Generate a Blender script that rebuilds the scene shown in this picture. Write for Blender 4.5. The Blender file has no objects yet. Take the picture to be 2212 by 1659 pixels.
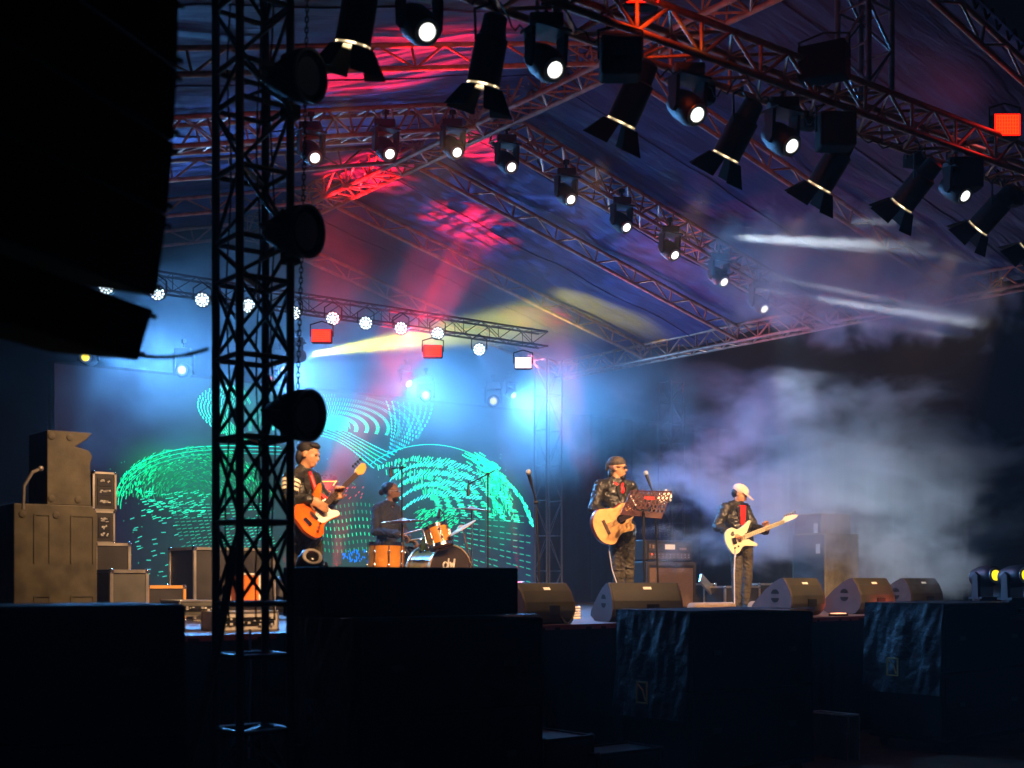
import bpy, bmesh, math, random
from mathutils import Vector, Matrix, noise
random.seed(7)
R_ = math.radians
C = bpy.context.scene.collection
sc = bpy.context.scene
V = Vector
rnd = random.random

# ------------------------------------------------------------------ camera
AL = R_(37.7); CA, SA = math.cos(AL), math.sin(AL)
FW = V((SA, CA, 0)); RT = V((CA, -SA, 0)); UP = V((0, 0, 1))
S = 1.30                       # height of the stage floor
CAMZ = S + 0.42
FPX = 2720.0
cd = bpy.data.cameras.new('camera'); cam = bpy.data.objects.new('camera', cd); C.objects.link(cam)
cam.location = (0, 0, CAMZ); cam.rotation_euler = (R_(90), 0, -AL)
cd.sensor_width = 36; cd.lens = 36*FPX/2212; cd.shift_y = (1251-829.5)/2212
cd.clip_start = 0.1; cd.clip_end = 400
cd.dof.use_dof = True; cd.dof.focus_distance = 14.0; cd.dof.aperture_fstop = 1.6
sc.camera = cam
# ------------------------------------------------------------------ world, exposure
w = bpy.data.worlds.new('World'); sc.world = w; w.use_nodes = True
bg = w.node_tree.nodes['Background']; bg.inputs[0].default_value = (0.010, 0.016, 0.035, 1); bg.inputs[1].default_value = 0.08
sc.view_settings.view_transform = 'Standard'; sc.view_settings.look = 'None'; sc.view_settings.exposure = 0; sc.view_settings.gamma = 1
cy = sc.cycles
cy.use_denoising = True; cy.use_adaptive_sampling = True; cy.adaptive_threshold = 0.02
cy.max_bounces = 4; cy.diffuse_bounces = 2; cy.glossy_bounces = 2; cy.transmission_bounces = 2; cy.volume_bounces = 0
cy.transparent_max_bounces = 6; cy.sample_clamp_indirect = 3; cy.volume_step_rate = 1.2; cy.volume_max_steps = 160
cy.use_light_tree = True; cy.caustics_reflective = False; cy.caustics_refractive = False

def ray(px, py): return FW + RT*((px-1106)/FPX) + UP*((1251-py)/FPX)
O = V((0, 0, CAMZ))
def atD(px, py, D): return O + ray(px, py)*D
def atY(px, py, Y): r = ray(px, py); return O + r*(Y/r.y)
def atZ(px, py, Z): r = ray(px, py); return O + r*((Z-CAMZ)/r.z)
def atX(px, py, X): r = ray(px, py); return O + r*(X/r.x)

# ------------------------------------------------------------------ materials
def mat(name, col, rough=.6, metal=0, emit=None, es=0, var=.25, nscale=6, bump=0, bscale=30, coat=0, spec=.5):
    m = bpy.data.materials.new(name); m.use_nodes = True; nt = m.node_tree; N = nt.nodes; L = nt.links
    b = N['Principled BSDF']
    b.inputs['Roughness'].default_value = rough; b.inputs['Metallic'].default_value = metal
    b.inputs['Coat Weight'].default_value = coat; b.inputs['Specular IOR Level'].default_value = spec
    tc = N.new('ShaderNodeTexCoord')
    if var:
        n = N.new('ShaderNodeTexNoise'); n.inputs['Scale'].default_value = nscale; n.inputs['Detail'].default_value = 6
        L.new(tc.outputs['Object'], n.inputs['Vector'])
        r = N.new('ShaderNodeValToRGB'); r.color_ramp.elements[0].position = .3; r.color_ramp.elements[1].position = .7
        r.color_ramp.elements[0].color = tuple(c*(1-var) for c in col)+(1,); r.color_ramp.elements[1].color = tuple(min(1, c*(1+var)) for c in col)+(1,)
        L.new(n.outputs['Fac'], r.inputs[0]); L.new(r.outputs[0], b.inputs['Base Color'])
        mr = N.new('ShaderNodeMapRange'); mr.inputs[3].default_value = max(.05, rough-.12); mr.inputs[4].default_value = min(1, rough+.12)
        L.new(n.outputs['Fac'], mr.inputs[0]); L.new(mr.outputs[0], b.inputs['Roughness'])
    else: b.inputs['Base Color'].default_value = tuple(col)+(1,)
    if bump:
        n2 = N.new('ShaderNodeTexNoise'); n2.inputs['Scale'].default_value = bscale; n2.inputs['Detail'].default_value = 4
        L.new(tc.outputs['Object'], n2.inputs['Vector'])
        bp = N.new('ShaderNodeBump'); bp.inputs['Strength'].default_value = bump; bp.inputs['Distance'].default_value = .02
        L.new(n2.outputs['Fac'], bp.inputs['Height']); L.new(bp.outputs[0], b.inputs['Normal'])
    if emit:
        b.inputs['Emission Color'].default_value = tuple(emit)+(1,); b.inputs['Emission Strength'].default_value = es
    return m
M = {}
M['blacksteel'] = mat('black_steel', (.010, .010, .011), .55, .0, spec=.3)
M['black'] = mat('black_plastic', (.010, .010, .011), .5)
M['matte'] = mat('black_paint', (.006, .006, .006), .85, spec=.15)
M['cabinet'] = mat('cabinet_paint', (.024, .0225, .015), .6, bump=.15, bscale=120)
M['cabside'] = mat('cabinet_side', (.045, .028, .030), .65, bump=.15, bscale=120)
M['greycab'] = mat('grey_worn_paint', (.085, .076, .05), .6, var=.45, nscale=7, bump=.06, bscale=60)
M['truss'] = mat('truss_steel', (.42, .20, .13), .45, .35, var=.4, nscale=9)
M['trussgrey'] = mat('truss_aluminium', (.25, .24, .27), .35, .7, var=.3, nscale=9)
M['trussdark'] = mat('truss_dark', (.05, .05, .06), .6, .2)
M['alu'] = mat('aluminium_edge', (.55, .52, .46), .35, .7)
M['chrome'] = mat('chrome', (.8, .8, .78), .15, 1, var=0)
M['caseply'] = mat('case_laminate', (.035, .033, .03), .5)
M['greyply'] = mat('case_grey_laminate', (.13, .13, .11), .6)
M['cloth'] = mat('cover_cloth', (.006, .009, .013), .55, spec=.3, var=.5, nscale=8, bump=1.0, bscale=14)
M['skirt'] = mat('stage_skirt_cloth', (.0035, .0028, .0022), .9, spec=.05, bump=.5, bscale=12)
M['floor'] = mat('stage_floor_boards', (.09, .06, .055), .45, var=.4, nscale=3)
M['ground'] = mat('trodden_earth', (.085, .05, .022), .9, var=.5, nscale=3, bump=.8, bscale=20)
M['skin'] = mat('skin', (.46, .235, .125), .5, var=.12, nscale=20)
M['skindark'] = mat('skin_dark', (.27, .135, .075), .5, var=.12, nscale=20)
M['hair'] = mat('hair', (.008, .006, .005), .45, bump=.6, bscale=90)
M['leather'] = mat('black_leather', (.020, .021, .018), .36, var=.25, nscale=14, bump=1.0, bscale=22, coat=.12)
M['jeans'] = mat('dark_jeans', (.055, .048, .032), .8, var=.25, nscale=9, bump=1.0, bscale=26)
M['shirt'] = mat('dark_shirt', (.028, .032, .045), .75, bump=.6, bscale=20)
M['red'] = mat('red_cloth', (.65, .015, .015), .6)
M['cap'] = mat('beige_cap', (.80, .66, .54), .8, bump=.2)
M['bandana'] = mat('bandana', (.05, .042, .035), .7, var=.9, nscale=40)
M['white'] = mat('white_paint', (.75, .73, .68), .4)
M['cream'] = mat('cream_lacquer', (.72, .70, .48), .22, coat=.5, var=.05)
M['spruce'] = mat('spruce_top', (.75, .43, .17), .3, coat=.4, var=.12, nscale=12)
M['redwood'] = mat('red_mahogany', (.32, .02, .012), .3, coat=.4)
M['sunburst'] = mat('sunburst', (.72, .12, .01), .2, coat=.6, var=.5, nscale=4)
M['fret'] = mat('fretboard', (.055, .03, .018), .5)
M['maple'] = mat('maple', (.75, .38, .10), .35, coat=.3, var=.1)
M['drumwood'] = mat('drum_maple', (.68, .27, .035), .25, coat=.6, var=.25, nscale=7)
M['cymbal'] = mat('bronze_cymbal', (.45, .16, .06), .3, .9)
M['cymbalb'] = mat('bright_cymbal', (.9, .66, .42), .35, .6)
M['drumskin'] = mat('drum_skin', (.28, .18, .12), .6)
M['tancab'] = mat('tan_worn_paint', (.30, .24, .12), .6, var=.35, nscale=8, bump=.06, bscale=60)
M['grille'] = mat('speaker_grille_cloth', (.20, .125, .07), .8, var=.3, nscale=60)
M['lenswhite'] = mat('lit_lens_white', (.8, .8, .8), .3, emit=(1, 1, .97), es=2.6, var=0)
M['lensglow'] = mat('lamp_rim_glow', (.9, .8, .6), .3, emit=(1, .74, .40), es=9, var=0)  # patchy emission stands in for lamp light on the inner rim
nt = M['lensglow'].node_tree; tc = nt.nodes.new('ShaderNodeTexCoord'); n = nt.nodes.new('ShaderNodeTexNoise'); n.inputs['Scale'].default_value = 9; mr = nt.nodes.new('ShaderNodeMapRange')
mr.inputs[1].default_value = .45; mr.inputs[2].default_value = .62; mr.inputs[3].default_value = .6; mr.inputs[4].default_value = 9
nt.links.new(tc.outputs['Object'], n.inputs['Vector']); nt.links.new(n.outputs['Fac'], mr.inputs[0]); nt.links.new(mr.outputs[0], nt.nodes['Principled BSDF'].inputs['Emission Strength'])
M['lensyellow'] = mat('lit_lens_yellow', (.8, .7, 0), .3, emit=(1, .78, .02), es=1.6, var=0)
M['led'] = mat('lit_led', (.8, .8, .8), .3, emit=(.75, .92, 1), es=3.5, var=0)
M['ledred'] = mat('lit_red_panel', (.8, .05, .02), .3, emit=(1, .008, .002), es=2.6, var=0)
M['ledredb'] = mat('lit_red_panel_hot', (.8, .1, .02), .3, emit=(1, .05, .006), es=2.2, var=0)
M['ledpink'] = mat('lit_pink_panel', (.9, .8, .8), .3, emit=(1, .74, .82), es=3.0, var=0)
M['ledrose'] = mat('lit_rose_lens', (.9, .6, .6), .3, emit=(1, .35, .5), es=1.4, var=0)
M['darkglass'] = mat('unlit_lens', (.03, .03, .035), .15, var=0)
M['board'] = mat('music_stand_plate', (.040, .005, .006), .5, spec=.3)
M['label'] = mat('white_label', (.8, .8, .74), .5, var=0)
M['gold'] = mat('gold_badge', (.55, .33, .10), .4, .4)
M['orange'] = mat('orange_plastic', (.85, .20, .03), .5)
M['cable'] = mat('cable_rubber', (.012, .012, .012), .5)
M['cablewhite'] = mat('pale_cable', (.5, .5, .55), .5)
M['strap'] = mat('red_strap', (.4, .02, .02), .5)
M['stripe'] = mat('jacket_stripe', (.75, .70, .55), .5)

# roof cloth: woven, creased, with real pleats in the bump
m = M['roof'] = mat('roof_canvas', (.050, .044, .125), .62, spec=.2, var=.15, nscale=1.5)
nt = m.node_tree; N = nt.nodes; L = nt.links
tc = N.new('ShaderNodeTexCoord'); mp = N.new('ShaderNodeMapping'); mp.inputs['Scale'].default_value = (.9, 5.0, 1); mp.inputs['Rotation'].default_value = (0, 0, R_(16))
L.new(tc.outputs['Object'], mp.inputs[0]); n = N.new('ShaderNodeTexNoise'); n.inputs['Scale'].default_value = 2.2; n.inputs['Detail'].default_value = 5
n.inputs['Distortion'].default_value = .6
L.new(mp.outputs[0], n.inputs['Vector']); bp = N.new('ShaderNodeBump'); bp.inputs['Strength'].default_value = .6; bp.inputs['Distance'].default_value = .045
L.new(n.outputs['Fac'], bp.inputs['Height']); L.new(bp.outputs[0], N['Principled BSDF'].inputs['Normal'])

# ------------------------------------------------------------------ mesh helpers
def frame(z, x=None):
    z = V(z).normalized()
    if x is None: x = V((0, 0, 1)) if abs(z.z) < .9 else V((1, 0, 0))
    x = V(x); y = z.cross(x).normalized(); x = y.cross(z).normalized()
    return Matrix((x, y, z)).transposed()
class MB:
    def __init__(s): s.v = []; s.f = []
    def add(s, vs, fs):
        b = len(s.v); s.v += [V(p) for p in vs]; s.f += [tuple(i+b for i in f) for f in fs]; return s
    def box(s, c, size, rot=None):
        h = V(size)/2; vs = []
        for x in (-1, 1):
            for y in (-1, 1):
                for z in (-1, 1):
                    p = V((x*h.x, y*h.y, z*h.z)); vs.append(V(c)+(rot @ p if rot else p))
        return s.add(vs, [(0, 1, 3, 2), (4, 6, 7, 5), (0, 4, 5, 1), (2, 3, 7, 6), (0, 2, 6, 4), (1, 5, 7, 3)])
    def tube(s, a, b, r, r2=None, n=8, x=None):
        a = V(a); b = V(b); r2 = r if r2 is None else r2
        if (b-a).length < 1e-6: return s
        Fm = frame(b-a, x); vs = []; fs = []
        for k, (p, rr) in enumerate(((a, r), (b, r2))):
            for i in range(n):
                t = 2*math.pi*i/n; vs.append(p+Fm @ V((rr*math.cos(t), rr*math.sin(t), 0)))
        for i in range(n): j = (i+1) % n; fs.append((i, j, n+j, n+i))
        fs.append(tuple(reversed(range(n)))); fs.append(tuple(range(n, 2*n)))
        return s.add(vs, fs)
    def path(s, pts, r, n=6):
        for a, b in zip(pts, pts[1:]): s.tube(a, b, r, n=n)
        for p in pts[1:-1]: s.ell(p, (r, r, r), n=6, m=4)
        return s
    def lathe(s, prof, a, d, n=24, x=None, caps=True):     # prof: (h along d, radius)
        Fm = frame(d, x); vs = []; fs = []; a = V(a)
        for h, r in prof:
            for i in range(n):
                t = 2*math.pi*i/n; vs.append(a+Fm @ V((r*math.cos(t), r*math.sin(t), h)))
        for k in range(len(prof)-1):
            for i in range(n): j = (i+1) % n; fs.append((k*n+i, k*n+j, (k+1)*n+j, (k+1)*n+i))
        if caps: fs.append(tuple(reversed(range(n)))); fs.append(tuple(range((len(prof)-1)*n, len(prof)*n)))
        return s.add(vs, fs)
    def ell(s, c, r, rot=None, n=14, m=9):
        vs = []; fs = []; c = V(c)
        for k in range(1, m):
            ph = math.pi*k/m
            for i in range(n):
                t = 2*math.pi*i/n; p = V((r[0]*math.sin(ph)*math.cos(t), r[1]*math.sin(ph)*math.sin(t), r[2]*math.cos(ph)))
                vs.append(c+(rot @ p if rot else p))
        top = len(vs); vs.append(c+(rot @ V((0, 0, r[2])) if rot else V((0, 0, r[2])))); vs.append(c-(rot @ V((0, 0, r[2])) if rot else V((0, 0, r[2]))))
        for k in range(m-2):
            for i in range(n): j = (i+1) % n; fs.append((k*n+i, (k+1)*n+i, (k+1)*n+j, k*n+j))
        for i in range(n): j = (i+1) % n; fs.append((top, i, j)); fs.append((top+1, (m-2)*n+j, (m-2)*n+i))
        return s.add(vs, fs)
    def cap(s, a, b, r, r2=None):
        r2 = r if r2 is None else r2
        return s.tube(a, b, r, r2, n=14).ell(a, (r,)*3).ell(b, (r2,)*3)
    def prism(s, poly, o, X, Y, Z, t0, t1):      # polygon in X,Y extruded along Z
        o = V(o); X = V(X); Y = V(Y); Z = V(Z); n = len(poly)
        vs = [o+X*p[0]+Y*p[1]+Z*t0 for p in poly]+[o+X*p[0]+Y*p[1]+Z*t1 for p in poly]
        fs = [(i, (i+1) % n, n+(i+1) % n, n+i) for i in range(n)]+[tuple(reversed(range(n))), tuple(range(n, 2*n))]
        return s.add(vs, fs)
    def grid(s, fn, nu, nv):
        vs = [fn(i/nu, j/nv) for i in range(nu+1) for j in range(nv+1)]
        return s.add(vs, [(i*(nv+1)+j, (i+1)*(nv+1)+j, (i+1)*(nv+1)+j+1, i*(nv+1)+j+1) for i in range(nu) for j in range(nv)])

MT = {}       # world matrices of the things
def thing(name, label, cat, loc=(0, 0, 0), group=None, kind=None, rot=None):
    o = bpy.data.objects.new(name, None); C.objects.link(o); o.empty_display_size = .2
    mm = Matrix.Translation(V(loc)) @ (rot.to_4x4() if rot else Matrix()); o.matrix_world = mm; MT[o.name] = mm
    o['label'] = label; o['category'] = cat
    if group: o['group'] = group
    if kind: o['kind'] = kind
    return o
def inv_of(p):
    while p is not None and p.parent is not None: p = p.parent
    return MT[p.name].inverted() if p is not None and p.name in MT else Matrix()
def obj(name, mb, m, parent=None, local=False, smooth=False, bevel=0, label=None):
    me = bpy.data.meshes.new(name)
    im = inv_of(parent) if (parent is not None and not local) else Matrix()
    me.from_pydata([im @ p for p in mb.v], [], mb.f); me.update()
    me.materials.append(M[m] if isinstance(m, str) else m)
    bm = bmesh.new(); bm.from_mesh(me); bmesh.ops.recalc_face_normals(bm, faces=bm.faces[:])
    bm.to_mesh(me); bm.free()
    if smooth:
        for p in me.polygons: p.use_smooth = True
        me.set_sharp_from_angle(angle=R_(42))
    o = bpy.data.objects.new(name, me); C.objects.link(o)
    if parent is not None: o.parent = parent
    if bevel:
        b = o.modifiers.new('b', 'BEVEL'); b.width = bevel; b.segments = 2; b.limit_method = 'ANGLE'
    if label: o['label'] = label
    return o
def each(name, mbs, m, parent, **k):
    return [obj(name, q, m, parent, **k) for q in mbs]
def single(name, mb, m, label, cat, loc=(0, 0, 0), group=None, kind=None, **k):
    me = obj(name, MB().add([p-V(loc) for p in mb.v], mb.f), m, None, **k); me.location = loc
    me['label'] = label; me['category'] = cat
    if group: me['group'] = group
    if kind: me['kind'] = kind
    return me
def dup(root, loc, label, group=None):
    r = root.copy(); C.objects.link(r); mm = root.matrix_world.copy(); mm = MT[root.name].copy(); mm.translation = V(loc)
    r.matrix_world = mm; MT[r.name] = mm; r['label'] = label
    if group: r['group'] = group
    for ch in list(root.children):
        if ch.type == 'LIGHT': continue
        c = ch.copy(); C.objects.link(c); c.parent = r
        for g in ch.children: d = g.copy(); C.objects.link(d); d.parent = c
    return r
def spot(parent, loc, target, col, watts, ang=40, blend=.5, size=.08, gobo=None, name='lamp'):
    ld = bpy.data.lights.new(name, 'SPOT'); ld.energy = watts; ld.color = col; ld.spot_size = R_(ang); ld.spot_blend = blend; ld.shadow_soft_size = size
    o = bpy.data.objects.new(name, ld); C.objects.link(o)
    d = (V(target)-V(loc)).normalized(); mw = Matrix.Translation(V(loc)) @ d.to_track_quat('-Z', 'Y').to_matrix().to_4x4()
    if parent is not None:
        o.parent = parent; o.matrix_parent_inverse = Matrix(); o.matrix_basis = inv_of(parent) @ mw
    else: o.matrix_world = mw
    if gobo:
        ld.use_nodes = True; nt = ld.node_tree; N = nt.nodes; L = nt.links; em = N['Emission']
        tc = N.new('ShaderNodeTexCoord'); mp = N.new('ShaderNodeMapping'); mp.inputs['Scale'].default_value = gobo[0]; mp.inputs['Rotation'].default_value = (0, 0, gobo[1])
        L.new(tc.outputs['Normal'], mp.inputs[0]); n = N.new('ShaderNodeTexNoise'); n.inputs['Scale'].default_value = 1; n.inputs['Detail'].default_value = 3
        L.new(mp.outputs[0], n.inputs['Vector']); r = N.new('ShaderNodeMapRange'); r.inputs[1].default_value = .44; r.inputs[2].default_value = .62; r.inputs[3].default_value = 0.0; r.inputs[4].default_value = 1.6
        L.new(n.outputs['Fac'], r.inputs[0]); L.new(r.outputs[0], em.inputs['Strength'])
    return o

ORD = ['first', 'second', 'third', 'fourth', 'fifth', 'sixth', 'seventh', 'eighth', 'ninth', 'tenth', 'eleventh', 'twelfth']

# ------------------------------------------------------------------ setting
def gz(u, v):
    x = -30+u*90; y = -8+v*90
    return V((x, y, .03*noise.noise(V((x*.6, y*.6, 0)))))
g = obj('ground', MB().grid(gz, 120, 120), 'ground', smooth=True); g['kind'] = 'structure'

# stage
st = thing('stage', 'long raised stage deck with a dark brown cloth skirt along its front', 'stage', (9, 9, 0))
obj('deck', MB().box((8.5, 13.125, S-.06), (19, 8.55, .12)), 'floor', st)
def sk(u, v): x = -1+19*u; return V((x, 8.82+.012*math.sin(x*34)+.02*noise.noise(V((x*3, v*2, 0))), .02+(S-.04)*v))
obj('skirt', MB().grid(sk, 400, 3), 'skirt', st, smooth=True)
obj('edge_trim', MB().box((8.5, 8.835, S-.02), (19, .04, .045)), mat('red_edge_trim', (.06, .008, .006), .5), st)

# roof numbers (heights are absolute)
XR, ZR = 8.05, CAMZ+4.90
def rz(x): return ZR-(.25*(x-XR) if x > XR else .27*(XR-x))
XE, XL = 13.75, 1.2
def truss(name, label, a, b, upv, h, side=None, wdt=0, cr=.024, br=.012, step=.28, m='truss', cat='truss', group=None, cross=False):
    a = V(a); b = V(b); d = (b-a); ln = d.length; d.normalize(); up = V(upv).normalized(); n = max(2, int(ln/step))
    t = thing(name, label, cat, a, group)
    sd = V(side).normalized() if side is not None else None
    offs = [V((0, 0, 0)), up*h] + ([sd*wdt, sd*wdt+up*h] if wdt else [])
    for o_ in offs: obj('chord', MB().tube(a+o_, b+o_, cr, n=10), m, t, smooth=True)
    mb = MB(); faces = [(offs[0], offs[1])]
    if wdt: faces += [(offs[2], offs[3]), (offs[0], offs[2]), (offs[1], offs[3])]
    for fi, (p, q) in enumerate(faces):
        for i in range(n+1):
            x0 = a+d*(ln*i/n)
            if i % 2 == 0 or fi >= 2: mb.tube(x0+p, x0+q, br, n=6)
            if i < n:
                x1 = a+d*(ln*(i+1)/n)
                pq = (p, q) if i % 2 == fi % 2 else (q, p)
                mb.tube(x0+pq[0], x1+pq[1], br, n=6)
                if cross: mb.tube(x0+pq[1], x1+pq[0], br, n=6)
    obj('bracing', mb, m, t, smooth=True)
    return t
ys = [5.98, 8.9, 10.95, 12.45, 14.4, 16.5]
wh = ['frontmost', 'second', 'third', 'fourth', 'fifth', 'rearmost']
for i, y in enumerate(ys):
    if i == 2:
        continue
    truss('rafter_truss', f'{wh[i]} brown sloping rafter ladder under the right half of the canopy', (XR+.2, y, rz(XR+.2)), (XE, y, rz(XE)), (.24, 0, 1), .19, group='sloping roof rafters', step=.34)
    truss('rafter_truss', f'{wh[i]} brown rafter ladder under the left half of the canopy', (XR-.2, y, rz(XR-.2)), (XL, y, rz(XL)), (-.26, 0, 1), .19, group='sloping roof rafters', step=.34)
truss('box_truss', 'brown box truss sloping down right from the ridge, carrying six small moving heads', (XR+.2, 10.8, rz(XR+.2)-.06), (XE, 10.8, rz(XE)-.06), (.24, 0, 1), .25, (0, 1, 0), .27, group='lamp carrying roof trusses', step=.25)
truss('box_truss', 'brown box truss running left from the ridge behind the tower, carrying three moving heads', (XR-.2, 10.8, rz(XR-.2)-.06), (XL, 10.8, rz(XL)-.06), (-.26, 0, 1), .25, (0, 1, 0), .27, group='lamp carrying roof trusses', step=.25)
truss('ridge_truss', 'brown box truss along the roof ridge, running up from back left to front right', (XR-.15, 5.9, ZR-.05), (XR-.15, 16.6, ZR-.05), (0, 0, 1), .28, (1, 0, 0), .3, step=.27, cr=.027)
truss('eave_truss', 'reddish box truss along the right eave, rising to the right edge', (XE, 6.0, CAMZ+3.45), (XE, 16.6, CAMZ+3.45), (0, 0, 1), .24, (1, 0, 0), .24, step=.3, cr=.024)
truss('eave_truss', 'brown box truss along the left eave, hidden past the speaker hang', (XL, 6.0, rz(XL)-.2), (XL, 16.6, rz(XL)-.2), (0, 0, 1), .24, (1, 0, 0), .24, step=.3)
truss('back_truss', 'hazy box truss above the video screen, carrying white and red lamps', (2.2, 13.55, CAMZ+3.24), (11.1, 13.55, CAMZ+3.24), (0, 0, 1), .20, (0, 1, 0), .20, m='trussdark', cr=.014, br=.006)
FY = 6.15; FZ = CAMZ+3.66
truss('lamp_truss', 'thick box truss crossing the top right in front, hung with spotlights', (1.5, FY, FZ), (13.2, FY, FZ), (0, 0, 1), .25, (0, 1, 0), .30, cr=.026, br=.014, step=.30)
xh = atY(1900, 190, FY).x
truss('hanger_truss', 'grey upright truss rising out of frame above the lamp truss', (xh-.14, FY, FZ+.27), (xh-.14, FY, rz(xh)+.1), (1, 0, 0), .3, (0, 1, 0), .3, m='trussgrey', step=.3)
pb = atY(1181, 1250, 15.0)
truss('back_tower', 'faint grey truss tower standing beside the screen in the haze', (pb.x, 15.0, S), (pb.x, 15.0, CAMZ+3.4), (1, 0, 0), .3, (0, 1, 0), .3, m='trussdark', step=.5, cr=.014, br=.005)
truss('side_tower', 'dark truss tower on the right wing of the stage, under the eave', (XE+1.6, 15.4, S), (XE+1.6, 15.4, CAMZ+3.4), (1, 0, 0), .3, (0, 1, 0), .3, m='blacksteel', step=.32, cr=.02, br=.009)

# canopy: both slopes in one cloth, sagging a little between rafters
def canopy(u, v):
    x = XL-.3+(XE+.35-XL+.3)*u; y = 5.9+10.9*v
    z = (rz(x)+.27)
    k = min(abs(y-q) for q in ys); z -= .05*min(1, k/.8)
    z += .05*noise.noise(V((x*1.2+y*.5, y*.8, 3)))+.018*noise.noise(V((x*1.5, y*6+x*1.2, 5)))
    return V((x, y, z))
cn = thing('canopy', 'dark purple canvas canopy stretched over the roof trusses', 'canopy', (XR, 5.9, ZR))
obj('canvas', MB().grid(canopy, 110, 200), 'roof', cn, smooth=True)
obj('lacing', MB().path([V((XR+.3+i*.085, 5.93, rz(XR+.3+i*.085)+(.20 if i % 2 else .33))) for i in range(68)], .012), 'matte', cn)

for y_ in (7.2, 8.1, 9.9, 11.6, 13.4, 15.4):
    obj('seam', MB().path([canopy(u_/40, (y_-5.9)/10.9)-UP*.006 for u_ in range(41)], .007, n=5), 'roof', cn)
cb = [(700, 860), (960, 1050), (1080, 1180), (1215, 1330), (1370, 1480), (1510, 1590), (1610, 1690), (1715, 1800), (1830, 1960), (1970, 2070), (2090, 2190)]
for i, (xa, xb) in enumerate(cb):
    a = atY(xa, 1251, FY+.1*(i % 3)); b_ = atY(xb, 1251, FY+.12); a.z = b_.z = FZ-.01; sg = .10+.09*rnd()
    pts = [a.lerp(b_, k/12)-UP*(sg*4*(k/12)*(1-k/12))*(1+.25*math.sin(k*1.7+i)) for k in range(13)]
    single('cable', MB().path(pts, .006, n=5), 'cable', f'black cable drooping under the front truss, {ORD[i]} loop from the left', 'cable', a, 'cables drooping under the front truss')

# ------------------------------------------------------------------ video screen
SY = 16.3
p0 = atY(118, 785, SY); p1 = atY(1157, 900, SY)
sx0, sx1, sz1, sz0 = p0.x, p1.x, p0.z, S+.25
# back curtain
def bc(u, v): x = sx1+.2+14*u; return V((x, 17.3+.09*math.sin(x*7)+.05*math.sin(x*17), .1+4.6*v))
single('curtain', MB().grid(bc, 300, 2), mat('dark_curtain', (.006, .007, .010), .9, spec=.1), 'black curtain hanging across the back of the stage behind the haze', 'curtain', (12, 17.3, 0), smooth=True)

scr = thing('video_screen', 'large video wall showing green swirls at the back of the stage', 'video screen', ((sx0+sx1)/2, SY, sz0))
obj('casing', MB().box(((sx0+sx1)/2, SY+.08, (sz0+sz1)/2), (sx1-sx0+.08, .12, sz1-sz0+.08)), 'matte', scr)
ms = bpy.data.materials.new('screen_face'); ms.use_nodes = True; nt = ms.node_tree; N = nt.nodes; L = nt.links
b = N['Principled BSDF']; b.inputs['Base Color'].default_value = (.01, .01, .012, 1); b.inputs['Roughness'].default_value = .4
tc = N.new('ShaderNodeTexCoord'); sp = N.new('ShaderNodeSeparateXYZ'); L.new(tc.outputs['Generated'], sp.inputs[0])
n = N.new('ShaderNodeTexNoise'); n.inputs['Scale'].default_value = 3; n.inputs['Detail'].default_value = 3; L.new(tc.outputs['Generated'], n.inputs['Vector'])
rp = N.new('ShaderNodeValToRGB'); e = rp.color_ramp.elements
e[0].position = 0; e[0].color = (.012, .009, .018, 1); e[1].position = 1; e[1].color = (.012, .03, .075, 1)
for ps, cl in ((.10, (.014, .012, .03, 1)), (.22, (.018, .06, .06, 1)), (.5, (.03, .085, .075, 1)), (.8, (.028, .07, .085, 1))):
    q = e.new(ps); q.color = cl
L.new(sp.outputs['X'], rp.inputs[0])
acc = rp.outputs[0]
for (gx_, gy_, wx, wy, cl) in ((430, 1020, 1.1, .75, (0, .20, .11)), (330, 1010, .7, .5, (0, .16, .03)), (705, 925, .9, .45, (0, .22, .15)), (880, 920, .5, .5, (0, .10, .13)), (960, 1040, 1.3, .8, (0, .13, .12)), (1080, 1090, .7, .9, (0, .22, .11)), (705, 1048, .28, .28, (.5, .06, .01)), (560, 880, 1.3, .6, (0, .13, .12)), (800, 985, .8, .35, (0, .09, .16))):
    gp = atY(gx_, gy_, SY); vs_ = N.new('ShaderNodeVectorMath'); vs_.operation = 'SUBTRACT'; L.new(tc.outputs['Generated'], vs_.inputs[0]); vs_.inputs[1].default_value = ((gp.x-sx0)/(sx1-sx0), .5, (gp.z-sz0)/(sz1-sz0))
    vm_ = N.new('ShaderNodeVectorMath'); vm_.operation = 'MULTIPLY'; L.new(vs_.outputs[0], vm_.inputs[0]); vm_.inputs[1].default_value = ((sx1-sx0)/wx, 0, (sz1-sz0)/wy)
    vl_ = N.new('ShaderNodeVectorMath'); vl_.operation = 'LENGTH'; L.new(vm_.outputs[0], vl_.inputs[0]); mg_ = N.new('ShaderNodeMapRange'); mg_.interpolation_type = 'SMOOTHSTEP'; L.new(vl_.outputs['Value'], mg_.inputs[0])
    mg_.inputs[1].default_value = 0; mg_.inputs[2].default_value = 1; mg_.inputs[3].default_value = 1; mg_.inputs[4].default_value = 0
    mx_ = N.new('ShaderNodeMix'); mx_.data_type = 'RGBA'; mx_.blend_type = 'ADD'; L.new(mg_.outputs[0], mx_.inputs['Factor']); L.new(acc, mx_.inputs['A']); mx_.inputs['B'].default_value = cl+(1,); acc = mx_.outputs['Result']
L.new(acc, b.inputs['Emission Color']); mr = N.new('ShaderNodeMapRange'); mr.inputs[3].default_value = .45; mr.inputs[4].default_value = 1.3
L.new(n.outputs['Fac'], mr.inputs[0]); L.new(mr.outputs[0], b.inputs['Emission Strength'])
face = obj('display', MB().box(((sx0+sx1)/2, SY+.005, (sz0+sz1)/2), (sx1-sx0, .03, sz1-sz0)), ms, scr)
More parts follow.
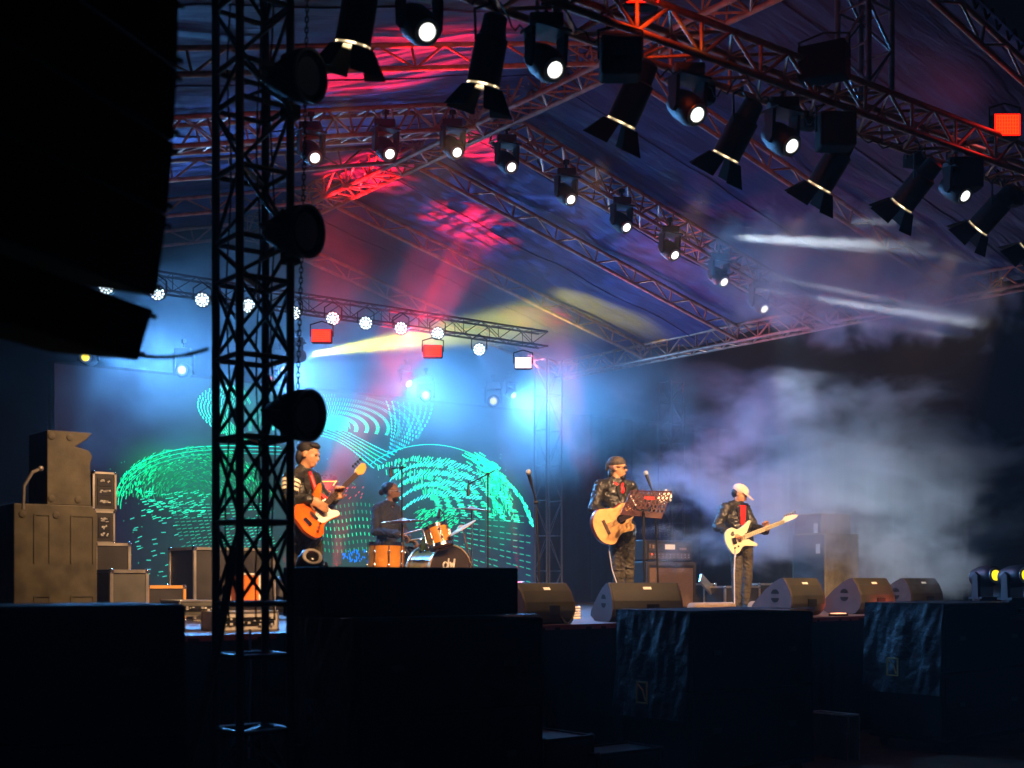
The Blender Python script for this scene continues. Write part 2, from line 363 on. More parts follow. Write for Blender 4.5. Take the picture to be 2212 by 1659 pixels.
# the picture on the screen: short strokes of light along curves, lying on the panel
SV = []; SF = []; SC = []
def stroke(x, y, ang, ln, wd, col):
    ln *= .8; wd *= .62; col = tuple(min(3, k_*1.6) for k_ in col)
    c, s = math.cos(ang), math.sin(ang); q = []
    for a, b_ in ((-1, -1), (1, -1), (1, 1), (-1, 1)):
        px = x+c*ln*a/2-s*wd*b_/2; py = y+s*ln*a/2+c*wd*b_/2
        p = atY(px, py, SY-.0145)
        if p.x < sx0+.02 or p.x > sx1-.02 or p.z < sz0+.02 or p.z > sz1-.02: return
        q.append(p)
    k = len(SV); SV.extend(q); SF.append((k, k+1, k+2, k+3)); SC.append(col)
G1, G2, CY, BL = (.0, .75, .32), (.0, .38, .10), (.05, .85, .62), (.0, .16, .75)
def mix(a, b_, t): return tuple(a[i]*(1-t)+b_[i]*t for i in range(3))
def dim(c, k): return tuple(x*k for x in c)
def bez(P, t):
    P = [V((p[0], p[1])) for p in P]
    while len(P) > 1: P = [P[i]*(1-t)+P[i+1]*t for i in range(len(P)-1)]
    return P[0]
rnd = random.random
# ring rosette, upper centre
for k in range(9):
    rx = 24+k*20; ry = 10+k*8.7; n_ = 26+k*11
    for i in range(n_):
        t = -math.pi*1.02+math.pi*1.12*i/n_
        x = 700+k*3+rx*math.cos(t); y = 925+ry*math.sin(t)
        stroke(x, y, math.atan2(ry*math.sin(t)*1.6, rx*math.cos(t)), 11-k*.3, 2.6 if k < 6 else 1.8, dim(mix(CY, G1, rnd()), 1.2-k*.10))
for i in range(160):    # bright core of the rosette
    t = -rnd()*math.pi; r = rnd()**.6
    stroke(712+46*r*math.cos(t), 926+26*r*math.sin(t), t+1.57, 13, 3, dim(G1, .8))
# ribs sweeping from the rosette to the pinch at (800,1000)
A = [(640, 944), (700, 935), (790, 938), (812, 1000)]; B = [(640, 950), (735, 985), (770, 1010), (806, 1004)]
for i in range(17):
    t = i/16; a = bez([(690, 905), (760, 930), (800, 960), (852, 978)], t); b_ = bez([(690, 944), (740, 950), (770, 985), (800, 1012)], t)
    d = (b_-a); nn = 6
    for j in range(nn):
        p = a+d*((j+.5)/nn); stroke(p.x, p.y, .35+.2*t, 12, 3.0, mix(CY if rnd() > .5 else G1, BL, .5*rnd()))
# leaf at upper right (830-930, 850-960)
for i in range(18):
    for j in range(9):
        u = i/17; v = j/8
        a = bez([(828, 852), (850, 900), (850, 930), (838, 985)], u); b_ = bez([(930, 856), (945, 910), (890, 960), (838, 985)], u)
        p = a+(b_-a)*v
        stroke(p.x, p.y, 1.2+.6*v, 7, 3.4, dim(mix(CY if v < .7 else G1, BL, max(0, u-.45)*1.4), 1.0 if v > .5 or v < .25 else .45))
# left leaf (390-450,835-945) and left of tower
for i in range(24):
    for j in range(10):
        u = i/23; v = j/9
        a = bez([(520, 835), (420, 830), (385, 870), (445, 945), (560, 960)], u); b_ = bez([(540, 870), (470, 880), (480, 900), (500, 930), (570, 955)], u)
        p = a+(b_-a)*v; stroke(p.x, p.y, 1.9-1.2*u, 9, 3.4, dim(mix(CY, G1, rnd()), 1-.5*v))
# dome on the right
top = [(800, 1003), (880, 940), (1010, 935), (1105, 1010), (1152, 1135)]
for i in range(150):
    p = bez(top, i/149); q = bez(top, min(1, i/149+.01)); stroke(p.x, p.y, math.atan2(q.y-p.y, q.x-p.x), 9, 2.4, mix(G1, BL, .4*max(0, 1-i/80)))
for i in range(96):
    t = i/95; a = bez([(806, 1004), (900, 965), (1010, 970), (1090, 1030), (1140, 1130)], t)
    c = V((960-60*t, 1092+10*t)); d = (c-a)
    for j in range(7):
        if rnd() < .2: continue
        p = a+d*(.06+.85*j/7+.04*rnd()); stroke(p.x, p.y, math.atan2(d.y, d.x)+.9-t*.9, 13*rnd()+5, 2.6, dim(mix(CY, G1, rnd()), 1.1-.1*j))
for i in range(23):   # long diagonal strokes inside the dome
    t = i/22; p = bez([(845, 1035), (900, 985), (960, 1000), (1010, 1010)], t)
    for j in range(4): stroke(p.x+8*j, p.y+22*j, -1.0+.5*t, 20, 3.2, dim(mix(CY, BL, .35*rnd()), .95))
for i in range(420):  # bright fall on the right of the dome
    t = rnd(); a = bez([(1050, 1020), (1085, 1050), (1088, 1110)], t); stroke(a.x+(rnd()-.5)*44, a.y+(rnd()-.5)*26, 1.1+.5*rnd(), 6+8*rnd(), 2.0, dim(mix(G1, CY, rnd()*.5), .3+rnd()))
for i in range(70):
    p = bez([(1060, 1015), (1120, 1050), (1140, 1100), (1150, 1135)], i/69); stroke(p.x+(rnd()-.5)*8, p.y, 1.0+.4*rnd(), 8, 3.5, mix(CY, G1, rnd()))
for i in range(60):
    t = rnd(); stroke(1020+50*t+(rnd()-.5)*40, 985+35*t+(rnd()-.5)*16, .55, 20, 3.4, dim(G1, 1.2))
# left dome (250-450, 965-1090)
for i in range(1500):
    th = math.pi*(1+rnd()); r = math.sqrt(rnd()); x = 420+170*r*math.cos(th); y = 1075+112*r*math.sin(th)
    stroke(x, y, th+1.57+(rnd()-.5)*.7, 5+6*rnd(), 1.4+1.4*rnd(), dim(mix(G2, G1, rnd()), .15+.95*r*rnd()**1.5+(.35 if x < 340 and r > .55 else 0)))
for i in range(120):
    t = i/119; p = bez([(250, 1080), (255, 985), (380, 955), (470, 962), (600, 965)], t); q = bez([(250, 1080), (255, 985), (380, 955), (470, 962), (600, 965)], min(1, t+.01))
    for j in range(3): stroke(p.x+j*5, p.y+j*8, math.atan2(q.y-p.y, q.x-p.x), 8, 2.4, dim(mix(G1, BL, .3*t), 1-.2*j))
for i in range(110):
    x = 300+rnd()*150; y = 1060+rnd()*60; stroke(x, y, -.35+rnd()*.2, 12, 2.2, dim(mix(CY, G1, .6), .7))
# fan of lines at lower left
for k in range(18):
    for i in range(16):
        u = i/15; x = 372+k*2+u*190; y = 1090+k*7.5-u*(2+k*1.3)
        if rnd() < .12: continue
        stroke(x, y, -.02-k*.028, 11, 2.0, dim(mix(CY, G1, .5), .25+.5*u*(1-.02*k)))
for k in range(26): stroke(262+rnd()*120, 1120+k*5, -.4*rnd(), 12, 2.4, dim(CY, .45))
# columns of ticks under the bass player
for k in range(7):
    for i in range(16):
        x = 690+i*9+2*k; y = 1092+k*16+3*math.sin(i*.5)
        stroke(x, y, 1.45, 9, 2.6, dim(G1, .75 if 1 < k < 5 else .35))
# rays at lower right
for k in range(15):
    for i in range(13):
        u = i/12; x = 985+u*170; y = 1108+k*10+u*(8+k*4.5)
        if rnd() < .2: continue
        stroke(x, y, .07+.03*k, 12, 2.0, dim(mix(CY, G1, .4), .55-.2*u))
for i in range(140):
    t = rnd(); stroke(900+90*t, 1100+40*rnd(), -.8+rnd()*.4, 9, 2.2, dim(G1, .5+.4*rnd()))
for i in range(60): stroke(740+rnd()*60, 1188+rnd()*26, 1.4, 5, 3, dim(BL, .8))
# orange triangle with its glow
for i in range(170):
    a = rnd()*6.28; r = rnd()**1.2*26; stroke(707+r*math.cos(a), 1048+r*.9*math.sin(a), 0, 7, 5, dim((1, .10, .02), max(.05, .6-r/34)))
for (ax, ay, bx, by) in ((688, 1040, 725, 1040), (725, 1040, 712, 1062), (712, 1062, 696, 1045)):
    for i in range(12): stroke(ax+(bx-ax)*i/11, ay+(by-ay)*i/11, math.atan2(by-ay, bx-ax), 6, 3.2, (1.6, .55, .06))
for i in range(16): stroke(735+rnd()*50, 1050+rnd()*26, -.9, 6, 2.4, (.5, .05, .06))
for i in range(160): stroke(230+rnd()*900, 960+rnd()*290, rnd()*3, 3.5, 2.2, dim(G1, .35))
me = bpy.data.meshes.new('picture'); im = inv_of(scr)
me.from_pydata([im @ p for p in SV], [], SF); ca = me.color_attributes.new('Col', 'FLOAT_COLOR', 'CORNER')
for i, c in enumerate(SC):
    for j in range(4): ca.data[i*4+j].color = c+(1,)
mpz = bpy.data.materials.new('screen_picture'); mpz.use_nodes = True; nt = mpz.node_tree; at = nt.nodes.new('ShaderNodeAttribute'); at.attribute_name = 'Col'
bb = nt.nodes['Principled BSDF']; bb.inputs['Base Color'].default_value = (0, 0, 0, 1); nt.links.new(at.outputs['Color'], bb.inputs['Emission Color']); bb.inputs['Emission Strength'].default_value = 1.7
me.materials.append(mpz); po = bpy.data.objects.new('picture', me); C.objects.link(po); po.parent = face
# small offsets keep overlapping strokes apart
for i, p in enumerate(me.polygons):
    for vi in p.vertices: me.vertices[vi].co.y -= (i % 97)*.00006

# ------------------------------------------------------------------ lamps
def moving_head(loc, d, label, group, lens='lenswhite', sc_=1.0, hang=True):
    t = thing('moving_head', label, 'stage light', loc, group); loc = V(loc); d = V(d).normalized(); s = sc_; k = 1 if hang else -1
    top = loc+UP*.20*s*k
    obj('base', MB().box(top+UP*.05*s*k, (.22*s, .20*s, .09*s), Matrix.Rotation(-AL, 3, 'Z')), 'black', t, bevel=.015*s)
    sd = d.cross(UP).normalized()
    mb = MB()
    for q in (-1, 1): mb.prism([(-.05, 0), (.05, 0), (.035, .21), (0, .24), (-.035, .21)], top+sd*q*.125*s, d.cross(sd).cross(sd).normalized()*s if False else UP.cross(sd).normalized()*s, UP*(-k)*s, sd*s, -.015, .015)
    mb.box(top+UP*.005*s*k, (.20*s, .27*s, .02*s), frame(UP, UP.cross(sd)))
    obj('yoke', mb, 'black', t)
    h = loc-d*.02*s
    obj('head', MB().lathe([(-.15*s, .05*s), (-.14*s, .085*s), (-.05*s, .105*s), (.08*s, .105*s), (.13*s, .092*s), (.145*s, .08*s)], h, d), 'black', t, smooth=True)
    le = obj('lens', MB().lathe([(.146*s, .050*s), (.152*s, .048*s), (.158*s, .03*s)], h, d), lens, t, smooth=True)
    obj('lens_rim', MB().lathe([(.143*s, .078*s), (.153*s, .076*s), (.153*s, .054*s), (.1455*s, .054*s)], h, d), 'alu', le, smooth=True)
    if hang: obj('clamp', MB().tube(top+UP*.09*s, top+UP*.19*s, .014*s).box(top+UP*.19*s, (.05*s, .05*s, .05*s)), 'blacksteel', t)
    else: obj('foot', MB().box(top-UP*.11*s, (.2*s, .2*s, .03*s)), 'matte', t)
    return t
toward = (RT*.38-FW*.62-UP*.55)
rl = [(682, 341), (843, 333), (988, 330), (1105, 362), (1233, 432), (1353, 492), (1457, 552), (1563, 610), (1650, 668)]
ends = ['at the left beside the hanging chain', 'just left of the ridge crossing', 'below the ridge crossing', 'right after the ridge crossing', 'fifth from the left', 'sixth from the left', 'near the two upper white beams', 'second from the right end', 'rightmost, yellow light on its shell']
for i, (x, y) in enumerate(rl):
    c = atY(x-10, y-10, 10.75)
    t = moving_head(c, toward, f'small moving head on a roof truss, {ends[i]}', 'moving heads on the roof truss', sc_=.95)
    for (k_, b_, Y1, W_, an) in ((5, (1810, 526), 8.4, 22000, 3.0), (5, (1850, 480), 8.6, 9000, 1.8), (6, (2000, 665), 8.6, 16000, 1.8), (4, (1790, 517), 8.8, 12000, 1.3), (8, (2250, 752), 8.2, 14000, 1.3), (7, (2300, 728), 7.8, 26000, 2.8)):
        if k_ == i: spot(t, c+V(toward).normalized()*.2, atY(b_[0], b_[1], Y1), (.8, .92, 1), W_, an, .5, .03, name='beam_lamp')
    if i == 8: spot(t, c+V(toward).normalized()*.2, atD(1930, 1110, 17.6), (.62, .80, 1), 600, 60, .9, .05)
    if i == 8: spot(t, c+V((-.5, -.3, -.7)), c, (1, .8, .02), 6, 40)
fl = [(918, 73), (1192, 155), (1498, 252), (1702, 320), (2078, 430)]
fw = ['beside the big leftmost spotlight', 'left of the red lit black box', 'between the third spotlight and its right neighbour', 'between the fourth spotlight and a black box', 'at the far right between two tilted spotlights']
for i, (x, y) in enumerate(fl):
    c = atY(x-12, y-18, FY+.15); moving_head(c, toward, f'lit moving head under the front truss, {fw[i]}', 'moving heads on the front truss', sc_=1.0 if i < 4 else .9)
# par cans with barn doors
def par_can(c, d, label, group):
    d = V(d).normalized(); c = V(c)       # c = centre of the mouth
    t = thing('spotlight', label, 'spotlight', c, group)
    obj('housing', MB().lathe([(-.44, .045), (-.42, .075), (-.30, .085), (-.29, .105), (-.008, .108), (-.006, .1), (-.03, .098)], c, d, 20), 'black', t, smooth=True)
    sd = d.cross(UP).normalized(); up = sd.cross(d).normalized()
    lp = obj('lamp', MB().lathe([(-.018, .096), (-.008, .1035), (.003, .1035), (.004, .09)], c, d, 28), 'lensglow', t)  # band glows in place of light spilling between housing and doors
    obj('rim', MB().lathe([(.004, .114), (.012, .114), (.012, .100), (.004, .100)], c, d, 20), 'alu', t, smooth=True)
    for q, u_ in ((1, sd), (-1, sd), (1, up), (-1, up)):
        n_ = u_*q; tv = d.cross(n_); hinge = c+n_*.108+d*.012; dr = (d*.86+n_*.52).normalized()
        obj('barn_door', MB().prism([(-.075, 0), (.075, 0), (.115, .17), (-.115, .17)], hinge, tv, dr, dr.cross(tv), -.002, .002), 'matte', t)
    tp = c-d*.24
    mb = MB(); top = tp+UP*.26
    for q in (-1, 1): mb.path([tp+sd*q*.118, tp+sd*q*.128+UP*.20, top+sd*q*.02], .009)
    mb.tube(top, top+UP*.07, .014)
    obj('bracket', mb, 'blacksteel', t)
    spot(t, c+d*.24, V((c.x*1.12+.25 if i > 1 else (5.3, 4.0)[i], 10.5, S+.75)), (1, .56, .27), 1100, 50 if i else 32, .7, .06)
    g_ = c+d*.02; 
    return t
pl = [(762, 98, .30), (1043, 185, .30), (1342, 265, .52), (1568, 338, .56), (1770, 403, .60), (1948, 443, .70), (2113, 492, .74), (2222, 540, .76)]
pw = ['huge near one at the top left', 'second from the left, hanging beside its cable loops', 'third from the left, below the red lit box', 'fourth from the left, between two moving heads', 'fifth from the left, below a black box', 'third from the right edge', 'second from the right edge', 'cut by the right edge of the photo']
for i, (x, y, a) in enumerate(pl):
    c = atY(x, y, FY+.35); par_can(c, (-.12 if i > 1 else -.02, a, -math.sqrt(1-a*a)), f'barn door spotlight on the front truss, {pw[i]}', 'barn door spotlights on the front truss')
# black LED wash boxes on the front truss
def wash_box(c, sz, yaw, label, group, face=None, out=None):
    rot = Matrix.Rotation(yaw, 3, 'Z'); t = thing('flood_light', label, 'flood light', c, group); c = V(c)
    obj('housing', MB().box(c, sz, rot), 'matte', t, bevel=.02)
    mb = MB(); x = rot @ V((1, 0, 0))
    for q in (-1, 1): mb.path([c+x*q*(sz[0]/2+.01), c+x*q*(sz[0]/2+.01)+UP*(sz[2]/2+.06), c+UP*(sz[2]/2+.10)], .008)
    obj('bracket', mb, 'blacksteel', t)
    mb = MB(); nrm = rot @ V((0, -1, 0))
    for i in range(5): mb.box(c-nrm*(sz[1]/2+.012)+x*(i-2)*sz[0]/6, (.008, .02, sz[2]*.8), rot)
    obj('cooling_fins', mb, 'matte', t)
    if face:
        f = obj('lamp_panel', MB().box(c+nrm*(sz[1]/2+.004), (sz[0]*.9, .006, sz[2]*.86), rot), face, t)
        mb = MB()
        mb = MB()
        for i in range(9):
            mb.box(c+nrm*(sz[1]/2+.009)+x*((i-4)*sz[0]*.095), (.007, .004, sz[2]*.76), rot)
            if i < 6: mb.box(c+nrm*(sz[1]/2+.0085)+UP*((i-2.5)*sz[2]*.14), (sz[0]*.78, .004, .006), rot)
        obj('led_grid', mb, out or 'ledredb', f)
    return t
for i, (x, y, s_, Y_) in enumerate([(1340, 128, .27, FY-.02), (1805, 285, .28, FY-.02), (2083, 378, .28, FY+.1)]):
    wash_box(atY(x, y, Y_), (s_, .2, s_*.95), -AL, ['square black box faintly lit red above the third spotlight', 'square black box above the fifth spotlight on the front truss', 'square black box near the right end of the front truss'][i], 'black flood boxes on the front truss')
wash_box(atY(1780, 137, FY-.1), (.36, .2, .26), -AL-.5, 'black flood light clamped on top of the front truss', 'black flood boxes on the front truss')
rb = wash_box(atY(2170, 275, FY), (.25, .12, .22), -AL, 'glowing red flood light above the front truss at the right edge', 'red flood lights', 'ledred')
p = atY(2170, 275, FY); spot(rb, p-FW*.12, p-FW*3+UP*-1, (1, .03, .02), 10, 150, .5, .1); spot(rb, p+FW*.3+UP*.1, atY(1300, 300, 10), (.9, .22, .25), 16, 150, .9, .2)  # second, rearward spot is added to redden the trusses and roof
rb2 = wash_box(atY(1385, -6, FY+.1), (.24, .14, .16), -AL, 'glowing red flood light at the top edge of the photo', 'red flood lights', 'ledred')
p = atY(1385, 0, FY); spot(rb2, p-FW*.14, p+RT*1.5-UP*2+FW*.2, (1, .1, .01), 16, 150, .6, .1); spot(rb2, p+RT*.25+FW*.15-UP*.05, p+RT*1.5-UP*.7+FW*.3, (1, .75, .05), 9, 70, .6, .06); spot(rb2, p+FW*.6-UP*.1, atY(1200, 450, 13), (1, .22, .20), 75, 150, .9, .2)  # last, wide spot is added to warm the rafters
for i, (x, y) in enumerate([(1520, 205), (1745, 262), (1975, 345), (2190, 430)]):   # small units in the truss shade
    wash_box(atY(x, y, FY+.32), (.15, .12, .13), -AL+.4, f'small black unit in the shade behind the front truss, {ORD[i]} from the left', 'small units behind the front truss')

# LED pars on the back truss
BL_ = (.10, .38, .92)
def led_par(c, label, group):
    c = V(c); d = V((-.05, -1, -.28)).normalized(); d = (-FW*.8+RT*.1-UP*.15).normalized()
    t = thing('led_spotlight', label, 'spotlight', c, group)
    obj('housing', MB().lathe([(-.16, .05), (-.14, .08), (0, .088), (.01, .08)], c, d, 16), 'black', t, smooth=True)
    mb = MB(); Fm = frame(d)
    for rr, n_ in ((0, 1), (.032, 6), (.064, 11)):
        for i in range(n_):
            a = 6.283*i/n_; q = c+Fm @ V((rr*math.cos(a), rr*math.sin(a), .013)); mb.lathe([(0, .0125), (.006, .010)], q, d, 7)
    obj('led_cluster', mb, 'led', t)
    sd = d.cross(UP).normalized(); mb = MB()
    for q in (-1, 1): mb.path([c+sd*q*.1, c+sd*q*.1+UP*.13, c+UP*.2], .007)
    obj('bracket', mb, 'blacksteel', t); return t
ll = [(15, 580), (120, 600), (230, 620), (340, 633), (437, 648), (537, 661), (635, 676), (719, 688), (790, 698), (866, 709), (945, 720), (1035, 755)]
lw = ['at the left edge, seen past the speaker hang', 'second, behind the speaker hang', 'third, behind the speaker hang', 'just right of the speaker hang', 'touching the left post of the tower', 'seen inside the tower', 'at the right post of the tower', 'above the left red panel', 'first right of the left red panel', 'left of the second red panel', 'above the second red panel', 'rightmost and lowest']
for i, (x, y) in enumerate(ll):
    c = atY(x, y, 13.3); t = led_par(c, f'white LED spotlight on the back truss, {lw[i]}', 'LED spotlights on the back truss')
    if i in (3, 6, 9, 11): spot(t, c-FW*.1-UP*.03, c+V((.5+.12*(i-6), -4.0, -3.4-(.9 if i % 3 else -.8))), BL_, 330, 104, .8, .12)
# red panels and the pink one
for i, (x, y) in enumerate([(695, 727), (935, 760)]):
    c = atY(x, y, 13.3); t = wash_box(c, (.25, .1, .165), -AL, ['glowing red LED panel, left one, under the back truss', 'glowing red LED panel, right one, under the back truss'][i], 'red LED panels', 'ledred')
c = atY(1130, 785, 13.3); t = wash_box(c, (.235, .1, .16), -AL, 'glowing white pink LED panel right of the red ones', 'red LED panels', 'ledpink', 'led')
spot(t, c+RT*.05-FW*.12, c+RT*2.2-FW*.6+UP*.2, (1, .12, .18), 420, 100, .7, .1)
for i, (x, y, mm) in enumerate([(185, 770, 'lensyellow'), (393, 798, 'lensyellow'), (584, 817, 'ledrose'), (919, 852, 'lensyellow'), (1065, 865, 'lensyellow')]):
    moving_head(atY(x, y, 15.9)-FW*-.1, (-FW+RT*.05-UP*.1), ['yellow lit moving head just under the speaker hang', 'yellow lit moving head left of the tower', 'rose lit moving head seen through the tower', 'yellow lit moving head above the green leaf', 'yellow lit moving head at the right over the screen'][i], 'moving heads above the screen', lens=mm, sc_=1.0 if mm != 'ledrose' else .7)

# ------------------------------------------------------------------ foreground tower
TD = 7.5; tw = .335
pn = atD(518, 1251, TD)
tw_t = thing('tower_truss', 'black square truss tower standing in the left foreground', 'truss tower', (pn.x, pn.y, 0))
cs = [V((pn.x, pn.y, 0)), V((pn.x+tw, pn.y, 0)), V((pn.x+tw, pn.y+tw, 0)), V((pn.x, pn.y+tw, 0))]
for c in cs: obj('chord', MB().tube(c, c+UP*6.2, .0255, n=12), 'blacksteel', tw_t, smooth=True)
zs = [CAMZ+(1251-y)*TD/FPX for y in (1700, 1585, 1420, 1305, 1125, 940, 762, 592, 503, 352, 205, 120, -20, -180, -340)]
mb = MB(); md = MB()
for k, z in enumerate(zs):
    mb = MB()
    for i in range(4):
        a, b_ = cs[i], cs[(i+1) % 4]; mb.tube(a+UP*z, b_+UP*z, .017, n=8)
        if k+1 < len(zs) and k not in (1, 2):
            z2 = zs[k+1]; p, q = (a, b_) if (i+k) % 2 else (b_, a); md.tube(p+UP*(z+.02), q+UP*(z2-.02), .0125, n=8)
            if z2-z > .42: md.tube(q+UP*(z+.02), p+UP*(z2-.02), .0125, n=8)
    mb.box((cs[0]+cs[2])/2+UP*z, (tw, .03, .012), Matrix.Rotation(R_(45), 3, 'Z')) if k % 2 else None
    obj('cross_bar', mb, 'blacksteel', tw_t, smooth=True)
obj('bracing', md, 'blacksteel', tw_t, smooth=True)
# cables inside the tower
for i, (x0, x1, lb) in enumerate([(560, 556, 'thin black cable hanging inside the tower, nearer the far post'), (586, 592, 'thin black cable hanging inside the tower, nearer the right post'), (497, 490, 'thin black cable hanging inside the left part of the tower')]):
    pts = [atD(x0+(x1-x0)*j/14+5*math.sin(j*1.3+i), -60+j*100, TD+.25) for j in range(15)]
    single('cable', MB().path(pts, .006), 'cable', lb, 'cable', pts[-1], 'cables inside the tower')
pts = [atD(505-6*j-2*j*j*.2, 1180+j*48, TD-.1) for j in range(11)]
single('red_cable', MB().path(pts, .028), mat('dark_red_hose', (.06, .006, .006), .5), 'thick dark red cable bundle slanting down in front of the tower', 'cable', pts[-1])
pts = [atD(1080/2212*1106+0, 1360, 8.6), atD(541, 1450, 8.5), atD(539, 1530, 8.5), atD(537, 1640, 8.5)]
single('pale_cable', MB().path(pts, .009), 'cablewhite', 'pale cable hanging down behind the tower foot', 'cable', pts[-1])
# chain
mb = MB(); ch = [(664, -20), (661, 150), (656, 400), (650, 600), (643, 850)]
pts = []
for (xa, ya), (xb, yb) in zip(ch, ch[1:]):
    n_ = int((yb-ya)/11)
    pts += [atD(xa+(xb-xa)*i/n_, ya+(yb-ya)*i/n_, 7.7) for i in range(n_)]
for i, (a, b_) in enumerate(zip(pts, pts[1:])):
    d = (b_-a).normalized(); sd = (RT if i % 2 else FW); a2 = a-d*.006; b2 = b_+d*.006
    mb.path([a2, a2+sd*.009+d*.008, b2+sd*.009-d*.008, b2, b2-sd*.009-d*.008, a2-sd*.009+d*.008, a2], .0035, n=5)
single('chain', mb, 'matte', 'steel hoist chain hanging down just right of the tower', 'chain', pts[-1])
# round black par heads on the tower
for i, (x, y) in enumerate([(642, 165), (637, 500), (640, 897)]):
    c = atD(x+16, y, 7.2); d = (RT*.90-FW*.48-UP*.12).normalized()
    t = thing('round_spotlight', ['uppermost round black spotlight fixed to the tower', 'middle round black spotlight fixed to the tower', 'lowest round black spotlight on the tower, above the bass player'][i], 'spotlight', c, 'round black spotlights on the tower')
    obj('housing', MB().lathe([(-.26, .03), (-.24, .06), (-.14, .105), (-.04, .145), (.03, .152), (.05, .14), (.03, .128)], c, d, 28), 'matte', t, smooth=True)
    le = obj('lens', MB().lathe([(.028, .127), (.034, .06), (.036, .02)], c, d, 28), mat('frosted_lens', (.12, .12, .125), .35), t, smooth=True)
    obj('front_ring', MB().lathe([(.03, .150), (.052, .150), (.052, .136), (.03, .136)], c, d, 28, caps=False), 'black', t, smooth=True)
    for q_ in range(8):
        a_ = q_*math.pi/4; n_ = frame(d) @ V((math.cos(a_), math.sin(a_), 0)); obj('cooling_rib', MB().box(c-d*.09+n_*.128, (.012, .05, .012), frame(d, n_)), 'matte', t)
    sd_ = d.cross(UP).normalized(); obj('yoke', MB().path([c-d*.04+sd_*.155, c-d*.17+sd_*.165, c-d*.24+sd_*.04, c-d*.24-sd_*.04, c-d*.17-sd_*.165, c-d*.04-sd_*.155], .011), 'blacksteel', t)
    obj('power_lead', MB().path([c-d*.26, c-d*.30-UP*.10, c-d*.30-UP*.26+sd_*.03, c-d*.36-UP*.40], .006), 'cable', t)
    arm = cs[1]+UP*c.z
    obj('clamp_arm', MB().tube(c-d*.2, V((arm.x, arm.y, c.z-.02)), .022).box(V((arm.x, arm.y, c.z-.02)), (.09, .09, .08)), 'matte', t)

# ------------------------------------------------------------------ speaker hang (line array), upper left
yawa = R_(35.4); ax = V((math.cos(yawa), math.sin(yawa), 0)); ay = V((-math.sin(yawa), math.cos(yawa), 0))
prv = [(385, -190), (386, -40), (385, 110), (381, 262), (372, 415), (356, 560), (330, 660), (299, 778)]
prv = [(386, -150), (386, 0), (383, 150), (376, 300), (364, 450), (345, 575), (345, 590), (299, 778)]
segs = [((386, -160), (387, -12)), ((387, -8), (384, 146)), ((384, 150), (376, 304)), ((376, 308), (362, 462)), ((362, 466), (337, 641)), ((331, 668), (299, 778))]
DA = 5.0
la_w = 1.5
for i, ((xa, ya), (xb, yb)) in enumerate(segs):
    a = atD(xa, ya, DA); b_ = atD(xb, yb, DA); dn = (b_-a)
    c0 = a
    t = thing('array_speaker', ['topmost box of the black speaker hang, above the frame', 'second box from the top of the black speaker hang', 'third box from the top of the black speaker hang', 'fourth box from the top of the black speaker hang', 'fifth box of the speaker hang, just above the glowing gap', 'lowest box of the black speaker hang, under the glowing gap'][i], 'loudspeaker', a, 'boxes of the speaker hang')
    L_ = ax*(-la_w); mb = MB()
    vs = [a, b_, b_+L_, a+L_]; nb = ay*.42
    mb.add(vs+[v+nb-((b_-a)*(.25 if k_ in (1, 2) else -.25)) for k_, v in enumerate(vs)], [(0, 1, 2, 3), (4, 7, 6, 5), (0, 4, 5, 1), (1, 5, 6, 2), (2, 6, 7, 3), (3, 7, 4, 0)])
    obj('cabinet', mb, 'matte', t, bevel=.006)
    obj('grille', MB().add([v-ay*.004 for v in (a*.96+b_*.04-ax*.05, b_*.96+a*.04-ax*.05, b_*.96+a*.04+L_*.95, a*.96+b_*.04+L_*.95)]+[v-ay*.012 for v in (a*.96+b_*.04-ax*.05, b_*.96+a*.04-ax*.05, b_*.96+a*.04+L_*.95, a*.96+b_*.04+L_*.95)], [(0, 1, 2, 3), (4, 7, 6, 5), (0, 4, 5, 1), (1, 5, 6, 2), (2, 6, 7, 3), (3, 7, 4, 0)]), 'matte', t)
    for f in (.12, .88): obj('rigging_pin', MB().tube(a+dn*f, a+dn*f+ax*.022, .012), 'blacksteel', t)
pts = [atD(300+10*j+.0, 768+1.5*j-0.28*j*j*.6, 5.2) for j in range(16)]
single('cable', MB().path(pts, .008), 'cable', 'black cable running from the speaker hang to the tower', 'cable', pts[0])

